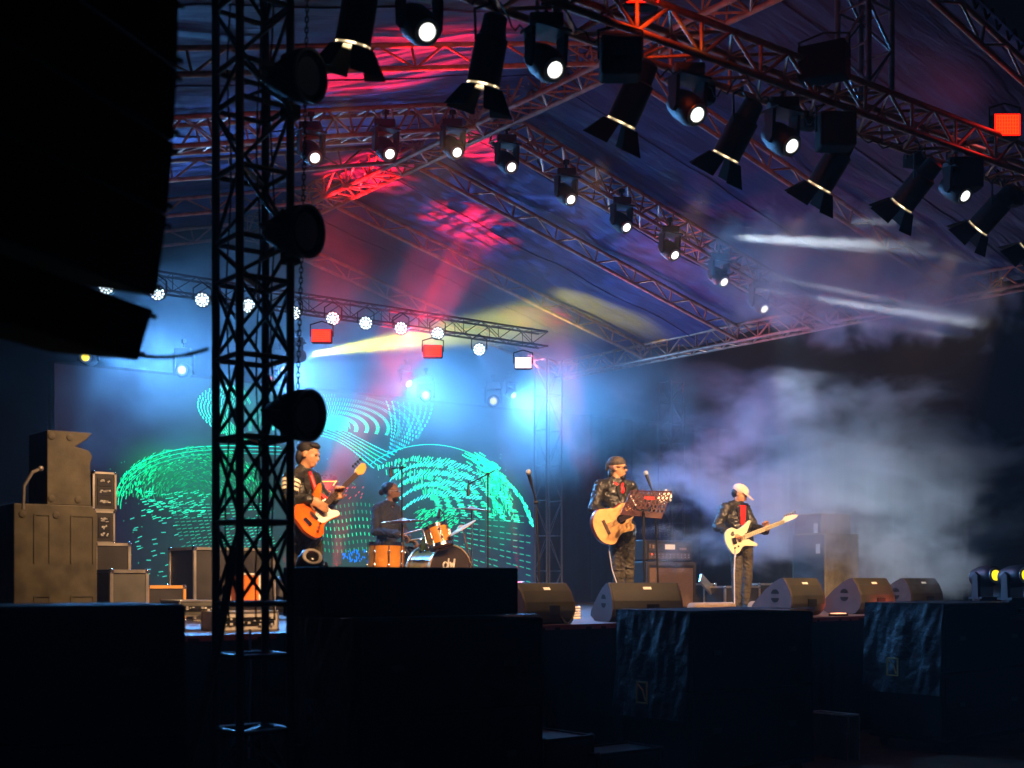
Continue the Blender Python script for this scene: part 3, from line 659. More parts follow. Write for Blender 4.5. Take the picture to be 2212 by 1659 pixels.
# ------------------------------------------------------------------ subwoofer stacks in front of the stage
def stack(x0, x1, y0, dep, zt, labels, cover=True, dolly=.14, badge=None):
    n_ = 2; h = (zt-dolly)/n_
    t = thing('dolly', labels[0], 'dolly', ((x0+x1)/2, y0+dep/2, 0), 'wheeled boards under the subwoofers')
    obj('board', MB().box(((x0+x1)/2, y0+dep/2, dolly-.02), (x1-x0, dep, .035)), 'matte', t)
    for qx in (x0+.12, x1-.12):
        for qy in (y0+.1, y0+dep-.1): obj('wheel', MB().tube((qx-.02, qy, .055), (qx+.02, qy, .055), .05, n=14).box((qx, qy, .108), (.06, .06, .014)), 'matte', t)
    for k in range(n_):
        z0 = dolly+k*h; xm = (x0+x1)/2
        t = thing('subwoofer', labels[1+k], 'loudspeaker', (xm, y0+dep/2, z0), 'subwoofers in front of the stage')
        obj('cabinet', MB().box((xm, y0+dep/2, z0+h/2), (x1-x0, dep, h-.006)), 'matte', t, bevel=.02)
        obj('grille', MB().box((xm, y0-.006, z0+h/2), (x1-x0-.1, .012, h-.1)), 'matte', t)
        for q in (-1, 1): obj('handle', MB().box((xm+q*(x1-x0)*.3, y0-.016, z0+h*.5), (.1, .012, .04)), 'blacksteel', t)
    if cover:
        xs = x0-.03
        def cf(u, v):
            y = y0-.03+(dep+.06)*u; z = zt+.02-(zt*.62)*v
            return V((xs-.05*v-.035*noise.noise(V((y*5, z*2.2, x0)))-.02*noise.noise(V((y*13, z*6+y*5, x0))), y, z))
        def ct(u, v):
            y = y0-.03+(dep+.06)*u; x = xs+.0+(x1-x0+.05)*v
            return V((x, y, zt+.022+.008*noise.noise(V((x*6, y*6, 0)))))
        c_ = thing('cloth_cover', labels[3], 'cover', (xs, y0, zt), 'cloth covers over the subwoofers')
        obj('side_flap', MB().grid(cf, 40, 50), 'cloth', c_, smooth=True)
        obj('top_flap', MB().grid(ct, 14, 20), 'cloth', c_, smooth=True)
        if badge:
            y, z = y0+dep*badge[0], zt-badge[1]; f = -.16; X = V((0, 1, 0)); Z = V((-1, 0, 0)); o_ = V((xs+f, y, z))
            mb = MB(); w_, h_ = .12, .17
            o_ = V((xs-.115, y, z))
            for bx in ((-w_/2, 0, .012, h_), (w_/2, 0, .012, h_), (0, h_/2, w_, .012), (0, -h_/2, w_, .012)): mb.box(o_+X*bx[0]+UP*bx[1], (.012, bx[2], bx[3]) if bx[2] > .02 else (.012, .012, bx[3]+.012))
            mb.path([o_+X*(w_/2-.01)+UP*(h_/2-.02), o_+X*(-.01)+UP*(.02), o_+X*(-w_/2+.02)-UP*(h_/2-.02)], .007)
            obj('badge', mb, 'gold' if badge[2] else 'alu', c_)
stack(4.26, 5.86, 7.2, .75, 1.44, ['wheeled board under the centre subwoofer stack', 'lower subwoofer of the centre stack', 'upper subwoofer of the centre stack, under a long black box', 'dark blue creased cloth cover on the centre stack, white framed badge'], badge=(.45, .62, 0))
stack(7.38, 8.95, 7.2, .80, 1.44, ['wheeled board under the middle right subwoofer stack', 'lower subwoofer of the stack below the seated wedge monitor', 'upper subwoofer of the stack below the big wedge monitor', 'dark blue creased cloth cover with a gold badge, below the big wedge monitor'], badge=(.5, .66, 1))
stack(10.9, 12.5, 7.2, .85, 1.46, ['wheeled board on the brown earth at the right', 'lower subwoofer of the right stack, above the bare earth', 'upper subwoofer of the right stack, below the yellow lamps', 'dark blue creased cloth cover with a gold badge, far right'], badge=(.55, .62, 1))
stack(1.2, 2.83, 6.6, .75, 1.585, ['wheeled board under the left subwoofer stack', 'lower subwoofer of the left foreground stack', 'upper subwoofer of the left foreground stack', ''], cover=False)
t = thing('black_speaker', 'long black speaker box lying on the centre stack, hiding the drum kit foot', 'loudspeaker', (4.9, 7.4, 1.47))
a = atY(688, 1222, 7.25); b_ = atY(1120, 1222, 7.25)
obj('cabinet', MB().box(((a.x+b_.x)/2, 7.5, 1.465+(a.z-1.47)/2), (b_.x-a.x, .5, a.z-1.47)), 'matte', t, bevel=.012)
obj('grille', MB().box(((a.x+b_.x)/2, 7.242, 1.465+(a.z-1.47)/2), (b_.x-a.x-.08, .01, a.z-1.47-.06)), 'matte', t)

# flight cases
def flight_case(c, sz, label, group=None, m='caseply', edge='alu', yaw=0, front=None):
    rot = Matrix.Rotation(yaw, 3, 'Z'); t = thing('flight_case', label, 'flight case', V(c)-UP*sz[2]/2, group); c = V(c); h = V(sz)/2
    obj('panels', MB().box(c, sz, rot), m, t)
    e = min(.028, min(sz)*.09); mb = MB()
    for sx in (-1, 1):
        for sy in (-1, 1): mb.box(c+rot @ V((sx*h.x, sy*h.y, 0)), (e, e, sz[2]+.004), rot)
        for sz_ in (-1, 1): mb.box(c+rot @ V((sx*h.x, 0, sz_*h.z)), (e*1.04, sz[1]-e, e), rot)
    for sy in (-1, 1):
        for sz_ in (-1, 1): mb.box(c+rot @ V((0, sy*h.y, sz_*h.z)), (sz[0]-e, e*1.04, e), rot)
    obj('edging', mb, edge, t)
    for sx in (-1, 1):
        for sy in (-1, 1):
            for sz_ in (-1, 1): obj('corner', MB().ell(c+rot @ V((sx*h.x, sy*h.y, sz_*h.z)), (e*.95,)*3, n=8, m=6), 'chrome' if edge != 'blacksteel' else edge, t, smooth=True)
    if front == 'rack':
        mb = MB(); mw = []; nn = max(2, int(sz[2]/.09))
        for k in range(nn):
            z = -h.z+.04+(sz[2]-.08)*(k+.5)/nn
            mb.box(c+rot @ V((0, -h.y-.004, z)), (sz[0]-.07, .01, (sz[2]-.08)/nn*.86), rot)
            for q in range(9):
                if rnd() < .6: mw.append(MB().box(c+rot @ V((-h.x+.06+(sz[0]-.12)*q/8, -h.y-.012, z+(rnd()-.5)*.03)), (.008+.02*rnd(), .012, .007+.012*rnd()), rot))
        f = obj('rack_unit', mb, 'black', t); each('connector', mw, 'label', f)
    return t
def fcp(x0, y0, x1, y1, Y, dep, label, **k):     # case whose front face covers these pixels at depth Y
    a = atY(x0, (y0+y1)/2, Y); b_ = atY(x1, (y0+y1)/2, Y); mid = atY((x0+x1)/2, (y0+y1)/2, Y); zt = atY((x0+x1)/2, y0, Y).z; zb = atY((x0+x1)/2, y1, Y).z
    return flight_case(V(((a.x+b_.x)/2, Y+dep/2, (zt+zb)/2)), (b_.x-a.x, dep, zt-zb), label, **k)
fl_y = lambda x, Y: 1251+(CAMZ-S)*FPX/((ray(x, 0)*(Y/ray(x, 0).y)).dot(FW))
fcp(1175, 1596, 1278, 1690, 7.4, .7, 'low dark flight case at the bottom edge, left of its twin', group='flight cases on the ground', edge='blacksteel')
fcp(1292, 1624, 1428, 1700, 7.3, .4, 'low dark flight case at the bottom edge, right of its twin', group='flight cases on the ground', edge='blacksteel')
flight_case(atD(1802, 1597, 12.1), (.16, .45, .5), 'narrow upright flight case between the two right stacks', 'flight cases on the ground', m='greyply', edge='trussgrey' if False else 'alu')

# ------------------------------------------------------------------ stage left gear
def cabinet_px(name, label, x0, y0, x1, Y, dep, zb, m, notch=False):
    a = atY(x0, 1200, Y); b_ = atY(x1, 1200, Y); zt = atY((x0+x1)/2, y0, Y).z; wv = b_.x-a.x
    t = thing(name, label, 'loudspeaker', ((a.x+b_.x)/2, Y+dep/2, zb), 'worn grey cabinets on the left'); h = zt-zb
    if notch: poly = [(0, 0), (wv*.97, 0), (wv*.95, h*.58), (wv, h*.68), (wv*.92, h*.76), (wv*.62, h*.80), (wv*.86, h*.9), (wv, h), (0, h)]
    else: poly = [(0, 0), (wv, 0), (wv, h*.93), (wv*.94, h), (0, h)]
    obj('cabinet', MB().prism(poly, (a.x, Y, zb), (1, 0, 0), UP, (0, 1, 0), 0, dep), m, t, bevel=.006)
    for (u, v) in ((.1, .08), (.68, .08), (.1, .92), (.5, .92)): obj('bolt', MB().lathe([(0, .028), (.006, .026), (.008, .01)], (a.x+wv*u, Y-.0005, zb+h*v), (0, -1, 0), 14), m, t)
    if not notch:
        for (u0, u1, v0, v1) in ((.24, .42, .55, .92), (.68, .95, .55, .92), (.24, .42, .1, .3), (.68, .95, .1, .3)):
            mb = MB()
            for q in ((u0, v0, .006, v1-v0), (u1, v0, .006, v1-v0)): mb.box((a.x+wv*q[0], Y-.003, zb+h*(q[1]+q[3]/2)), (.012, .008, h*q[3]))
            mb.box((a.x+wv*(u0+u1)/2, Y-.003, zb+h*v1), (wv*(u1-u0), .0085, .012))
            obj('recess_frame', mb, m, t)
    return t, V((a.x, Y, zb)), wv, h
_, q0, wv, hh = cabinet_px('grey_cabinet', 'big worn grey cabinet at the left edge of the stage', 30, 1090, 210, 9.55, .6, S, 'greycab')
cabinet_px('grey_cabinet', 'smaller grey cabinet with an arrow shaped notch, on the big one', 102, 932, 200, 9.6, .45, S+hh+.002, 'greycab', True)
mb = MB().path([atY(50, 1100, 9.4), atY(52, 1050, 9.4), atY(70, 1020, 9.4), atY(88, 1012, 9.4)], .012).ell(atY(88, 1012, 9.4), (.02,)*3)
single('hook_cable', mb, 'alu', 'curved grey cable end sticking up left of the notched cabinet', 'cable', atY(50, 1100, 9.4))
FYS = fl_y
fcp(202, 1022, 249, 1102, 11.2, .5, 'dark rack case on top of the pile right of the grey cabinets', group='cases on the left of the stage', front='rack')
fcp(204, 1106, 246, 1172, 11.2, .5, 'open rack of wired units under the topmost rack case', group='cases on the left of the stage', front='rack')
fcp(206, 1176, 279, 1243, 11.0, .5, 'black case with silver edges under the wired rack', group='cases on the left of the stage')
fcp(180, 1246, 236, 1330, 11.0, .5, 'wired rack case standing on the floor beside the big grey cabinet', group='cases on the left of the stage', front='rack')
fcp(240, 1234, 317, 1335, 10.6, .4, 'small grey panelled case with bright silver edges', group='cases on the left of the stage', m='greyply')
fcp(318, 1268, 398, 1340, 11.3, .4, 'low dark case with orange edges', group='cases on the left of the stage', m='caseply', edge='maple')
fcp(420, 1186, 592, 1340, 11.8, .6, 'large black case with silver edges behind the tower', group='cases on the left of the stage')
fcp(388, 1298, 470, 1330, 9.75, .4, 'grey patch box full of plugs near the stage edge', group='cases on the left of the stage', m='greyply', front='rack')
fcp(470, 1322, 600, 1362, 9.4, .3, 'white fronted amplifier box on the stage edge behind the tower', group='cases on the left of the stage', m='white', front='rack')
t = fcp(520, 1240, 560, 1300, 10.2, .2, 'orange topped box seen through the tower', group='cases on the left of the stage', m='orange', edge='label')
# loose plugs and cables near the stage edge
pts = [atY(410, 1372, 8.93), atY(418, 1420, 8.93), atY(412, 1460, 8.93), atY(425, 1430, 8.93), atY(420, 1375, 8.93)]
single('cable', MB().path(pts, .006), 'cablewhite', 'thin pale cable loop hanging over the stage skirt at the left', 'cable', pts[0])

# floor moving heads
tr = (RT*.30-FW*.92+UP*.08)
for i, (x, y, dd, mm) in enumerate([(2132, 1243, 13.9, 'lensyellow'), (2196, 1245, 13.3, 'lensyellow')]):
    c = atD(x, y, dd); c.z = CAMZ+.03
    moving_head(c, tr, ['yellow lit moving head standing on the right of the stage, inner one', 'yellow lit moving head standing at the right edge of the photo'][i], 'moving heads standing on the stage', lens=mm, sc_=1.15, hang=False)
    k = flight_case(V((c.x, c.y, (S+c.z-.40)/2)), (.5, .5, max(.02, c.z-.40-S)), ['flat black case under the inner yellow moving head', 'flat black case under the outer yellow moving head'][i], 'cases under the yellow lamps', edge='blacksteel') if c.z-.40-S > .03 else None
c = atD(668, 1225, 9.7); moving_head(c, (RT*.3-FW*.7+UP*.6), 'black moving head on the stage edge in front of the bass player', 'moving heads standing on the stage', lens='darkglass', sc_=1.0, hang=False)

# ------------------------------------------------------------------ wedge monitors
def wedge(loc, yaw, label, wid=.62, s=1.0):
    rot = Matrix.Rotation(yaw, 3, 'Z'); t = thing('stage_monitor', label, 'monitor speaker', loc, 'wedge monitors along the stage edge', rot=rot)
    P = [(.06, 0), (.40, 0), (.52, .05), (.50, .10), (.42, .17), (.32, .25), (.20, .325), (.10, .37), (.06, .37), (.0, .30), (-.05, .20), (-.06, .12), (-.03, .05), (.02, .01)]
    P = [(a*s, b*s) for a, b in P]
    obj('cabinet', MB().prism(P, (0, 0, 0), (0, 1, 0), (0, 0, 1), (1, 0, 0), -wid/2, wid/2), 'cabinet', t, local=True, bevel=.012)
    for q in (-1, 1):
        sp = obj('side_panel', MB().prism([(a*.985+.003, b*.985+.003) for a, b in P], (q*(wid/2+.004), 0, 0), (0, 1, 0), (0, 0, 1), (q, 0, 0), -.003, .010), 'cabside', t, local=True)
        for zc, sg in ((.215*s, 1), (.175*s, -1)):
            arc = [(.055*math.cos(a_)*s, sg*.045*math.sin(a_)*s) for a_ in [math.pi*k/8 for k in range(9)]]
            obj('handle_hole', MB().prism(arc, (q*(wid/2+.015), .17*s, zc), (0, 1, 0), (0, 0, 1), (q, 0, 0), -.003, .0015), 'matte', sp, local=True)
    nb = V((0, -.31, .95))
    e1 = V((0, .06, .07)).normalized()
    obj('label_plate', MB().box((.02, .012*s, .318*s), (.085, .003, .03), frame(V((0, -.07, .06)).normalized(), (1, 0, 0)) @ Matrix.Rotation(R_(90), 3, 'X') if False else Matrix.Rotation(R_(-40), 3, 'X')), 'label', t, local=True)
    obj('connector_panel', MB().box((.05, -.062*s, .13*s), (.13, .01, .08)), 'matte', t, local=True)
    return t
def wpx(x, y, yaw, label, **k):
    p = atZ(x, y, S); return wedge(p, yaw, label, **k)
wl = [(1180, 9.0, R_(8), 'wedge monitor right of the long black box, cable drooping below it', .66), (1395, 8.97, R_(-20), 'wide wedge monitor in front of the singer, purple side panel', .72), (1738, 9.3, R_(-6), 'wedge monitor turned sideways, left of the pair on the right', .50), (1888, 9.35, R_(-6), 'left one of the two overlapping wedge monitors at the right', .56), (1995, 9.9, R_(-6), 'right one of the two overlapping wedge monitors, half hidden in smoke', .6)]
for x, Y, yw, lb, wd in wl:
    q = atY(x, 1251, Y); wedge(V((q.x, Y, S+.001)), yw, lb, wd, 1.04 if x < 1500 else 1.17)
pts = [atY(1205, 1320, 9.0), atY(1218, 1342, 8.98), atY(1228, 1350, 8.95), atY(1236, 1338, 9.0), atY(1240, 1310, 9.05)]
single('cable', MB().path(pts, .012), 'cable', 'black cable drooping below the leftmost wedge monitor', 'cable', pts[0])
# bent pale cable coil, ribbed hose, floor lights
pr = atY(1250, 1340, 9.35)
mb = MB()
for k in range(5): mb.path([V((pr.x-.12, 9.5, S+.03+k*.026)), V((pr.x+.10, 9.45, S+.035+k*.026)), V((pr.x+.13, 9.5, S+.045+k*.026))], .011)
single('cable_coil', mb, mat('warm_white_cable', (.8, .72, .6), .5), 'stack of white cable loops lying on the red lit floor', 'cable', (pr.x, 9.5, S))  # even warm white base colour
def hose(x0, x1, y, Y, label):
    a = atY(x0, y, Y); b_ = atY(x1, y, Y); n_ = 26; t = thing('ribbed_hose', label, 'hose', (a.x, Y, S), 'ribbed hoses on the stage floor')
    r = .075; a = V((a.x, Y, S+r)); b_ = V((b_.x, Y, S+r)); mb = MB().tube(a, b_, r*.85, n=14); obj('core', mb, 'matte', t, smooth=True)
    mb = MB()
    for i in range(n_+1): p = a+(b_-a)*i/n_; mb.lathe([(-.006, r*.86), (-.003, r), (.003, r), (.006, r*.86)], p, b_-a, 14)
    obj('rib', mb, mat('hose_rib', (.35, .26, .17), .5), t, smooth=True)
hose(1494, 1580, 1320, 10.2, 'black ribbed hose on the floor left of the capped guitarist')
hose(1625, 1668, 1320, 10.4, 'pale ribbed hose on the floor right of the capped guitarist')
for i, (x, y) in enumerate([(1811, 1326), (1932, 1325)]):
    q = atY(x, y, 9.12); t = thing('footlight', ['small lit footlight on the stage edge left of the wedge pair', 'small lit footlight on the stage edge under the wedge pair'][i], 'footlight', (q.x, 9.12, S), 'footlights on the stage edge')
    obj('housing', MB().box((q.x, 9.12, S+.012), (.2, .12, .02)), 'matte', t)
    obj('lamp', MB().box((q.x, 9.12, S+.028), (.17, .09, .010)), mat('lit_footlight', (.9, .5, .3), .4, emit=(1, .42, .24), es=1.8, var=0), t)
    spot(t, V((q.x, 9.12, S+.06)), V((q.x+.2, 11.5, S+1.0)), (1, .10, .06), 14, 120, .6, .05)

# ------------------------------------------------------------------ amplifier rig and right cabinets
a = atY(1397, 1251, 12.5); b_ = atY(1503, 1251, 12.5); xw = b_.x-a.x; xm = (a.x+b_.x)/2
zc = atY(1450, 1212, 12.5).z; zh = atY(1450, 1167, 12.5).z
t = thing('speaker_cabinet', 'guitar speaker cabinet with tan grille behind the singer', 'guitar amplifier', (xm, 12.7, S))
obj('box', MB().box((xm, 12.72, (S+zc)/2), (xw, .42, zc-S-.01)), 'black', t, bevel=.02)
obj('frame', MB().box((xm-xw/2+.025, 12.505, (S+zc)/2), (.05, .02, zc-S-.04)).box((xm+xw/2-.025, 12.505, (S+zc)/2), (.05, .02, zc-S-.04)).box((xm, 12.505, zc-.035), (xw-.1, .02, .05)), mat('tolex_edge', (.045, .038, .03), .6), t)
obj('grille', MB().box((xm, 12.507, (S+zc)/2-.03), (xw-.11, .012, zc-S-.13)), 'grille', t)
t = thing('amplifier_head', 'guitar amplifier head with two rows of knobs, on the tan cabinet', 'guitar amplifier', (xm, 12.7, zc))
obj('box', MB().box((xm, 12.70, (zc+zh)/2+.004), (xw*.94, .30, zh-zc-.008)), 'black', t, bevel=.015)
obj('upper_panel', MB().box((xm, 12.545, zc+(zh-zc)*.66), (xw*.82, .01, (zh-zc)*.36)), 'caseply', t)
obj('control_panel', MB().box((xm, 12.545, zc+(zh-zc)*.25), (xw*.84, .012, (zh-zc)*.30)), mat('amp_panel', (.12, .09, .06), .4, .4), t)
for r_ in range(2):
    for i in range(11): obj('knob', MB().lathe([(0, .012), (.014, .009)], (xm-xw*.38+xw*.76*i/10, 12.538, zc+(zh-zc)*(.19+.12*r_)), (0, -1, 0), 8), 'chrome', t)
obj('name_plate', MB().box((xm+.005, 12.537, zc+(zh-zc)*.68), (.19, .008, .07)), 'label', t)
obj('pilot_lamp', MB().lathe([(0, .014), (.012, .01)], (xm-xw*.37, 12.53, zc+(zh-zc)*.31), (0, -1, 0), 10), mat('red_pilot', (.8, .05, .03), .4, emit=(1, .08, .04), es=1.5, var=0), t)
for mb in (MB().box((xm-xw*.40, 12.538, zc+(zh-zc)*.70), (.015, .01, .055)), MB().box((xm-xw*.33, 12.538, zc+(zh-zc)*.68), (.03, .01, .05)), MB().box((xm+xw*.27, 12.538, zc+(zh-zc)*.60), (.14, .01, .03))): obj('valve', mb, 'drumskin', t)
# right cabinets
def rcab(x0, xm_, x1, y0, zb, Y, label, group):
    a = atY(xm_, 1251, Y); t = thing('tan_cabinet', label, 'loudspeaker', (a.x, Y, zb), group); zt = atY(xm_, y0, Y).z
    q = atX(x0, 1251, a.x); b_ = atY(x1, 1251, Y); dep = q.y-Y
    obj('cabinet', MB().box(((a.x+b_.x)/2, Y+dep/2, (zb+zt)/2), (b_.x-a.x, dep, zt-zb)), 'tancab', t, bevel=.01)
    obj('dark_front', MB().box((a.x-.006, Y+dep/2, (zb+zt)/2), (.012, dep-.04, zt-zb-.04)), 'caseply', t)
    obj('badge', MB().box((a.x-.016, Y+dep*.2, zt-.22), (.01, .07, .14)), 'label', t)
    return zt
z1 = rcab(1712, 1783, 1855, 1152, S, 11.6, 'worn tan cabinet standing in the smoke behind the capped guitarist', 'cabinets on the right wing')
rcab(1716, 1776, 1838, 1108, z1+.002, 11.7, 'dim grey cabinet on top of the tan one, badge on its front', 'cabinets on the right wing')
fcp(1640, 1262, 1712, 1312, 12.4, .4, 'grey flight case in the smoke left of the wedge monitors', group='cases behind the guitarist', m='caseply')
fcp(1566, 1268, 1640, 1312, 12.4, .4, 'pale edged flight case behind the guitarist legs', group='cases behind the guitarist', m='caseply')
fcp(1500, 1262, 1545, 1315, 12.9, .3, 'flight case with tilted silver lid right of the amplifier', group='cases behind the guitarist', m='caseply')
c = atY(1525, 1262, 12.7)
single('open_lid', MB().box(c, (.30, .03, .16), Matrix.Rotation(R_(38), 3, 'Y') @ Matrix.Rotation(R_(-20), 3, 'X')), 'alu', 'silver edged lid leaning open on the case right of the amplifier', 'case lid', c)

# ------------------------------------------------------------------ microphone stands
def mic_stand(base, joint, micp, label, boom=None, col='blacksteel', mic=True):
    t = thing('microphone_stand', label, 'microphone stand', base, 'microphone stands on the stage'); base = V(base); joint = V(joint); micp = V(micp)
    obj('pole', MB().tube(base+UP*.08, joint, .012, .009), col, t, smooth=True)
    mb = MB()
    for k in range(3):
        a_ = 2.1*k+.4; mb.tube(base+UP*.12, base+V((.3*math.cos(a_), .3*math.sin(a_), .015)), .009)
    obj('tripod', mb, col, t)
    obj('boom', MB().tube(joint-(micp-joint)*(boom or .05), micp, .008).lathe([(-.02, .018), (.02, .018)], joint, RT, 10), col, t)
    if mic:
        d = (micp-joint).normalized()
        m_ = obj('microphone', MB().lathe([(-.02, .012), (.10, .018), (.115, .02)], micp, d, 12), 'black', t, smooth=True)
        obj('grille_ball', MB().ell(micp+d*.14, (.028,)*3), mat('mic_grille', (.55, .55, .56), .35, .6, bump=.5, bscale=200), m_, smooth=True)
    return t
q = atZ(1168, 1346, S); D1 = (q-O).dot(FW)
mic_stand(q, atD(1158, 1085, D1), atD(1149, 1050, D1-.05), 'straight microphone stand with a pale microphone, nobody behind it', .15)
D2 = 13.35; q = V(atD(1424, 1251, D2)); q.z = S
mic_stand(q, atD(1414, 1075, D2), atD(1404, 1047, D2+.05), 'microphone stand behind the music stand, in front of the singer', .6)
def overhead(bx, jx, jy, tx, ty, hx, hy, D, label):
    b_ = atD(bx, 1251, D); b_.z = S+.2
    t = mic_stand(b_, atD(jx, jy, D), atD(tx, ty, D+.1), label, .35, mic=False)
    p = atD(tx, ty, D+.1); obj('microphone', MB().tube(p, atD(hx, hy, D+.1), .014, .02).path([p, p+UP*.04, atD(hx+3, hy-22, D+.1)], .005), 'black', t)
overhead(868, 868, 1010, 843, 1012, 845, 1030, 13.9, 'thin overhead microphone stand beside the drummer')
overhead(1054, 1054, 1024, 1012, 1046, 1011, 1072, 14.2, 'overhead microphone stand with a long boom right of the drum kit')
# music stand
t = thing('music_stand', 'dark red music stand with a plate full of round holes', 'music stand', V((atD(1392, 1251, 13.0).x, atD(1392, 1251, 13.0).y, S)))
D3 = 13.1; c = [atD(1363, 1060, D3), atD(1450, 1062, D3+.1), atD(1428, 1121, D3-.1), atD(1341, 1112, D3-.2)]
# plate with real round holes
bm_v = []; bm_f = []; nx, ny = 10, 5
mbp = MB()
def pt(u, v): return c[3]*(1-u)*(1-v)+c[2]*u*(1-v)+c[1]*u*v+c[0]*(1-u)*v
nrm = (c[1]-c[0]).cross(c[3]-c[0]).normalized()
for i in range(nx):
    for j in range(ny):
        u0, u1, v0, v1 = i/nx, (i+1)/nx, .18+.82*j/ny, .18+.82*(j+1)/ny; sh = .5*(1/nx) if j % 2 else 0
        uc, vc = (u0+u1)/2, (v0+v1)/2; nseg = 12; ring = []; outer = []
        for k in range(nseg):
            a_ = 2*math.pi*k/nseg; cx_, cy_ = math.cos(a_), math.sin(a_); mx = max(abs(cx_), abs(cy_))
            outer.append(pt(uc+(u1-u0)/2*cx_/mx, vc+(v1-v0)/2*cy_/mx)); ring.append(pt(uc+(u1-u0)*.29*cx_, vc+(v1-v0)*.34*cy_))
        vs = [p+nrm*o_ for o_ in (-.002, .002) for p in outer+ring]; fs = []
        solid = (4 <= i <= 5 and j == 3)
        for k in range(nseg):
            k2 = (k+1) % nseg; n2 = 2*nseg
            fs += [(k, k2, nseg+k2, nseg+k), (n2+k, n2+nseg+k, n2+nseg+k2, n2+k2), (nseg+k, nseg+k2, n2+nseg+k2, n2+nseg+k)]
        mbp.add(vs, fs)
        if solid: mbp.add([p+nrm*o_ for o_ in (-.002, .002) for p in ring], [tuple(range(nseg)), tuple(range(2*nseg-1, nseg-1, -1))])
vs = [pt(0, 0), pt(1, 0), pt(1, .18), pt(0, .18)]; mbp.add([p+nrm*o_ for o_ in (-.002, .002) for p in vs], [(0, 1, 2, 3), (7, 6, 5, 4), (0, 4, 5, 1), (1, 5, 6, 2), (2, 6, 7, 3), (3, 7, 4, 0)])
obj('plate', mbp, 'board', t)
obj('plate_rim', MB().path([c[3], c[0], c[1], c[2]], .006), 'board', t)
obj('printed_mark', MB().box(pt(.52, .72)-FW*.012, (.11, .004, .03), Matrix.Rotation(-AL, 3, 'Z')), 'red', t)
ps = V((atD(1393, 1251, D3-.16).x, atD(1393, 1251, D3-.16).y, S)); pt_ = atD(1390, 1100, D3-.16)
obj('pole', MB().tube(ps+UP*.05, pt_, .013), 'blacksteel', t, smooth=True)
mb = MB()
for k in range(3): a_ = 2.1*k; mb.tube(ps+UP*.25, ps+V((.27*math.cos(a_), .27*math.sin(a_), .01)), .009)
obj('tripod', mb, 'blacksteel', t)
obj('back_bracket', MB().path([atD(1370, 1092, D3-.2), atD(1376, 1100, D3-.22), atD(1390, 1104, D3-.22), atD(1404, 1100, D3-.2), atD(1409, 1092, D3-.2)], .008), 'blacksteel', t)

# ------------------------------------------------------------------ drum kit
RZ = S+.22
single('drum_riser', MB().box((8.15, 12.55, S+.11), (2.6, 2.5, .215)), 'matte', 'low black platform under the drum kit', 'drum riser', (8.15, 12.55, S))
def drum(c, ax_, r, dep, label, cat, name, front='drumskin', hoop='chrome', lugs=8):
    c = V(c); ax_ = V(ax_).normalized(); t = thing(name, label, cat, c)
    obj('shell', MB().lathe([(-dep, r*.98), (-dep+.001, r), (-.002, r), (0, r*.98)], c, ax_, 36), 'drumwood', t, smooth=True)
    for h in (0.0, -dep): obj('hoop', MB().lathe([(h-.018, r*1.0), (h-.018, r*1.045), (h+.018, r*1.045), (h+.018, r*.99)], c, ax_, 36, caps=False), hoop, t, smooth=True)
    obj('front_skin', MB().lathe([(.003, r*.98), (.006, r*.97)], c, ax_, 36), front, t)
    Fm = frame(ax_)
    for i in range(lugs):
        mb = MB()
        a_ = 6.283*(i+.5)/lugs; o_ = Fm @ V((math.cos(a_), math.sin(a_), 0))
        for h in (-dep*.28, -dep*.72): mb.ell(c+o_*(r+.012)+ax_*h, (.017,)*3, n=8, m=6)
        mb.tube(c+o_*(r+.012)-ax_*dep*.26, c+o_*(r+.012)-ax_*dep*.74, .007)
        mb.tube(c+o_*(r*1.04)+ax_*.01, c+o_*(r+.014)-ax_*dep*.3, .0045).tube(c+o_*(r*1.04)-ax_*(dep+.01), c+o_*(r+.014)-ax_*dep*.7, .0045)
        obj('lug', mb, 'chrome', t, smooth=True)
    return t
kc = atD(972, 1232, 14.2); kc.z = RZ+.295
kt = drum(kc, (.0, -1, 0), .285, .45, 'maple bass drum with a black front skin, in front of the drummer', 'drum', 'bass_drum', front=mat('black_skin', (.035, .025, .02), .45), hoop='cymbalb')
# white emblem on the front skin: two letters as slabs
mb = MB(); o_ = kc+V((-.02, -.012, .08))
def seg(x0, z0, x1, z1, w_=.022): mb.tube(o_+V((x0, 0, z0)), o_+V((x1, 0, z1)), w_/2, n=6)
for k in range(10):
    a0, a1 = 6.283*k/10, 6.283*(k+1)/10; seg(-.05+.032*math.cos(a0), -.02+.034*math.sin(a0), -.05+.032*math.cos(a1), -.02+.034*math.sin(a1))
seg(-.015, -.055, -.005, .06); seg(.015, .02, .022, -.05); seg(.022, -.05, .045, .01); seg(.045, .01, .06, -.05); seg(.06, -.05, .075, .055)
obj('emblem', mb, 'white', kt)
fc = atD(834, 1175, 13.6); drum(fc, (.02, 0, 1), .19, .32, 'maple floor tom at the left of the drum kit', 'drum', 'floor_tom')
rc = atD(941, 1140, 14.0); drum(rc, (-.1, .32, .9), .135, .22, 'small maple rack tom tilted above the bass drum', 'drum', 'rack_tom')
rc2 = atD(942, 1165, 14.35); drum(rc2, (.05, -.5, .85), .15, .17, 'snare drum behind the bass drum', 'drum', 'snare_drum', hoop='chrome')
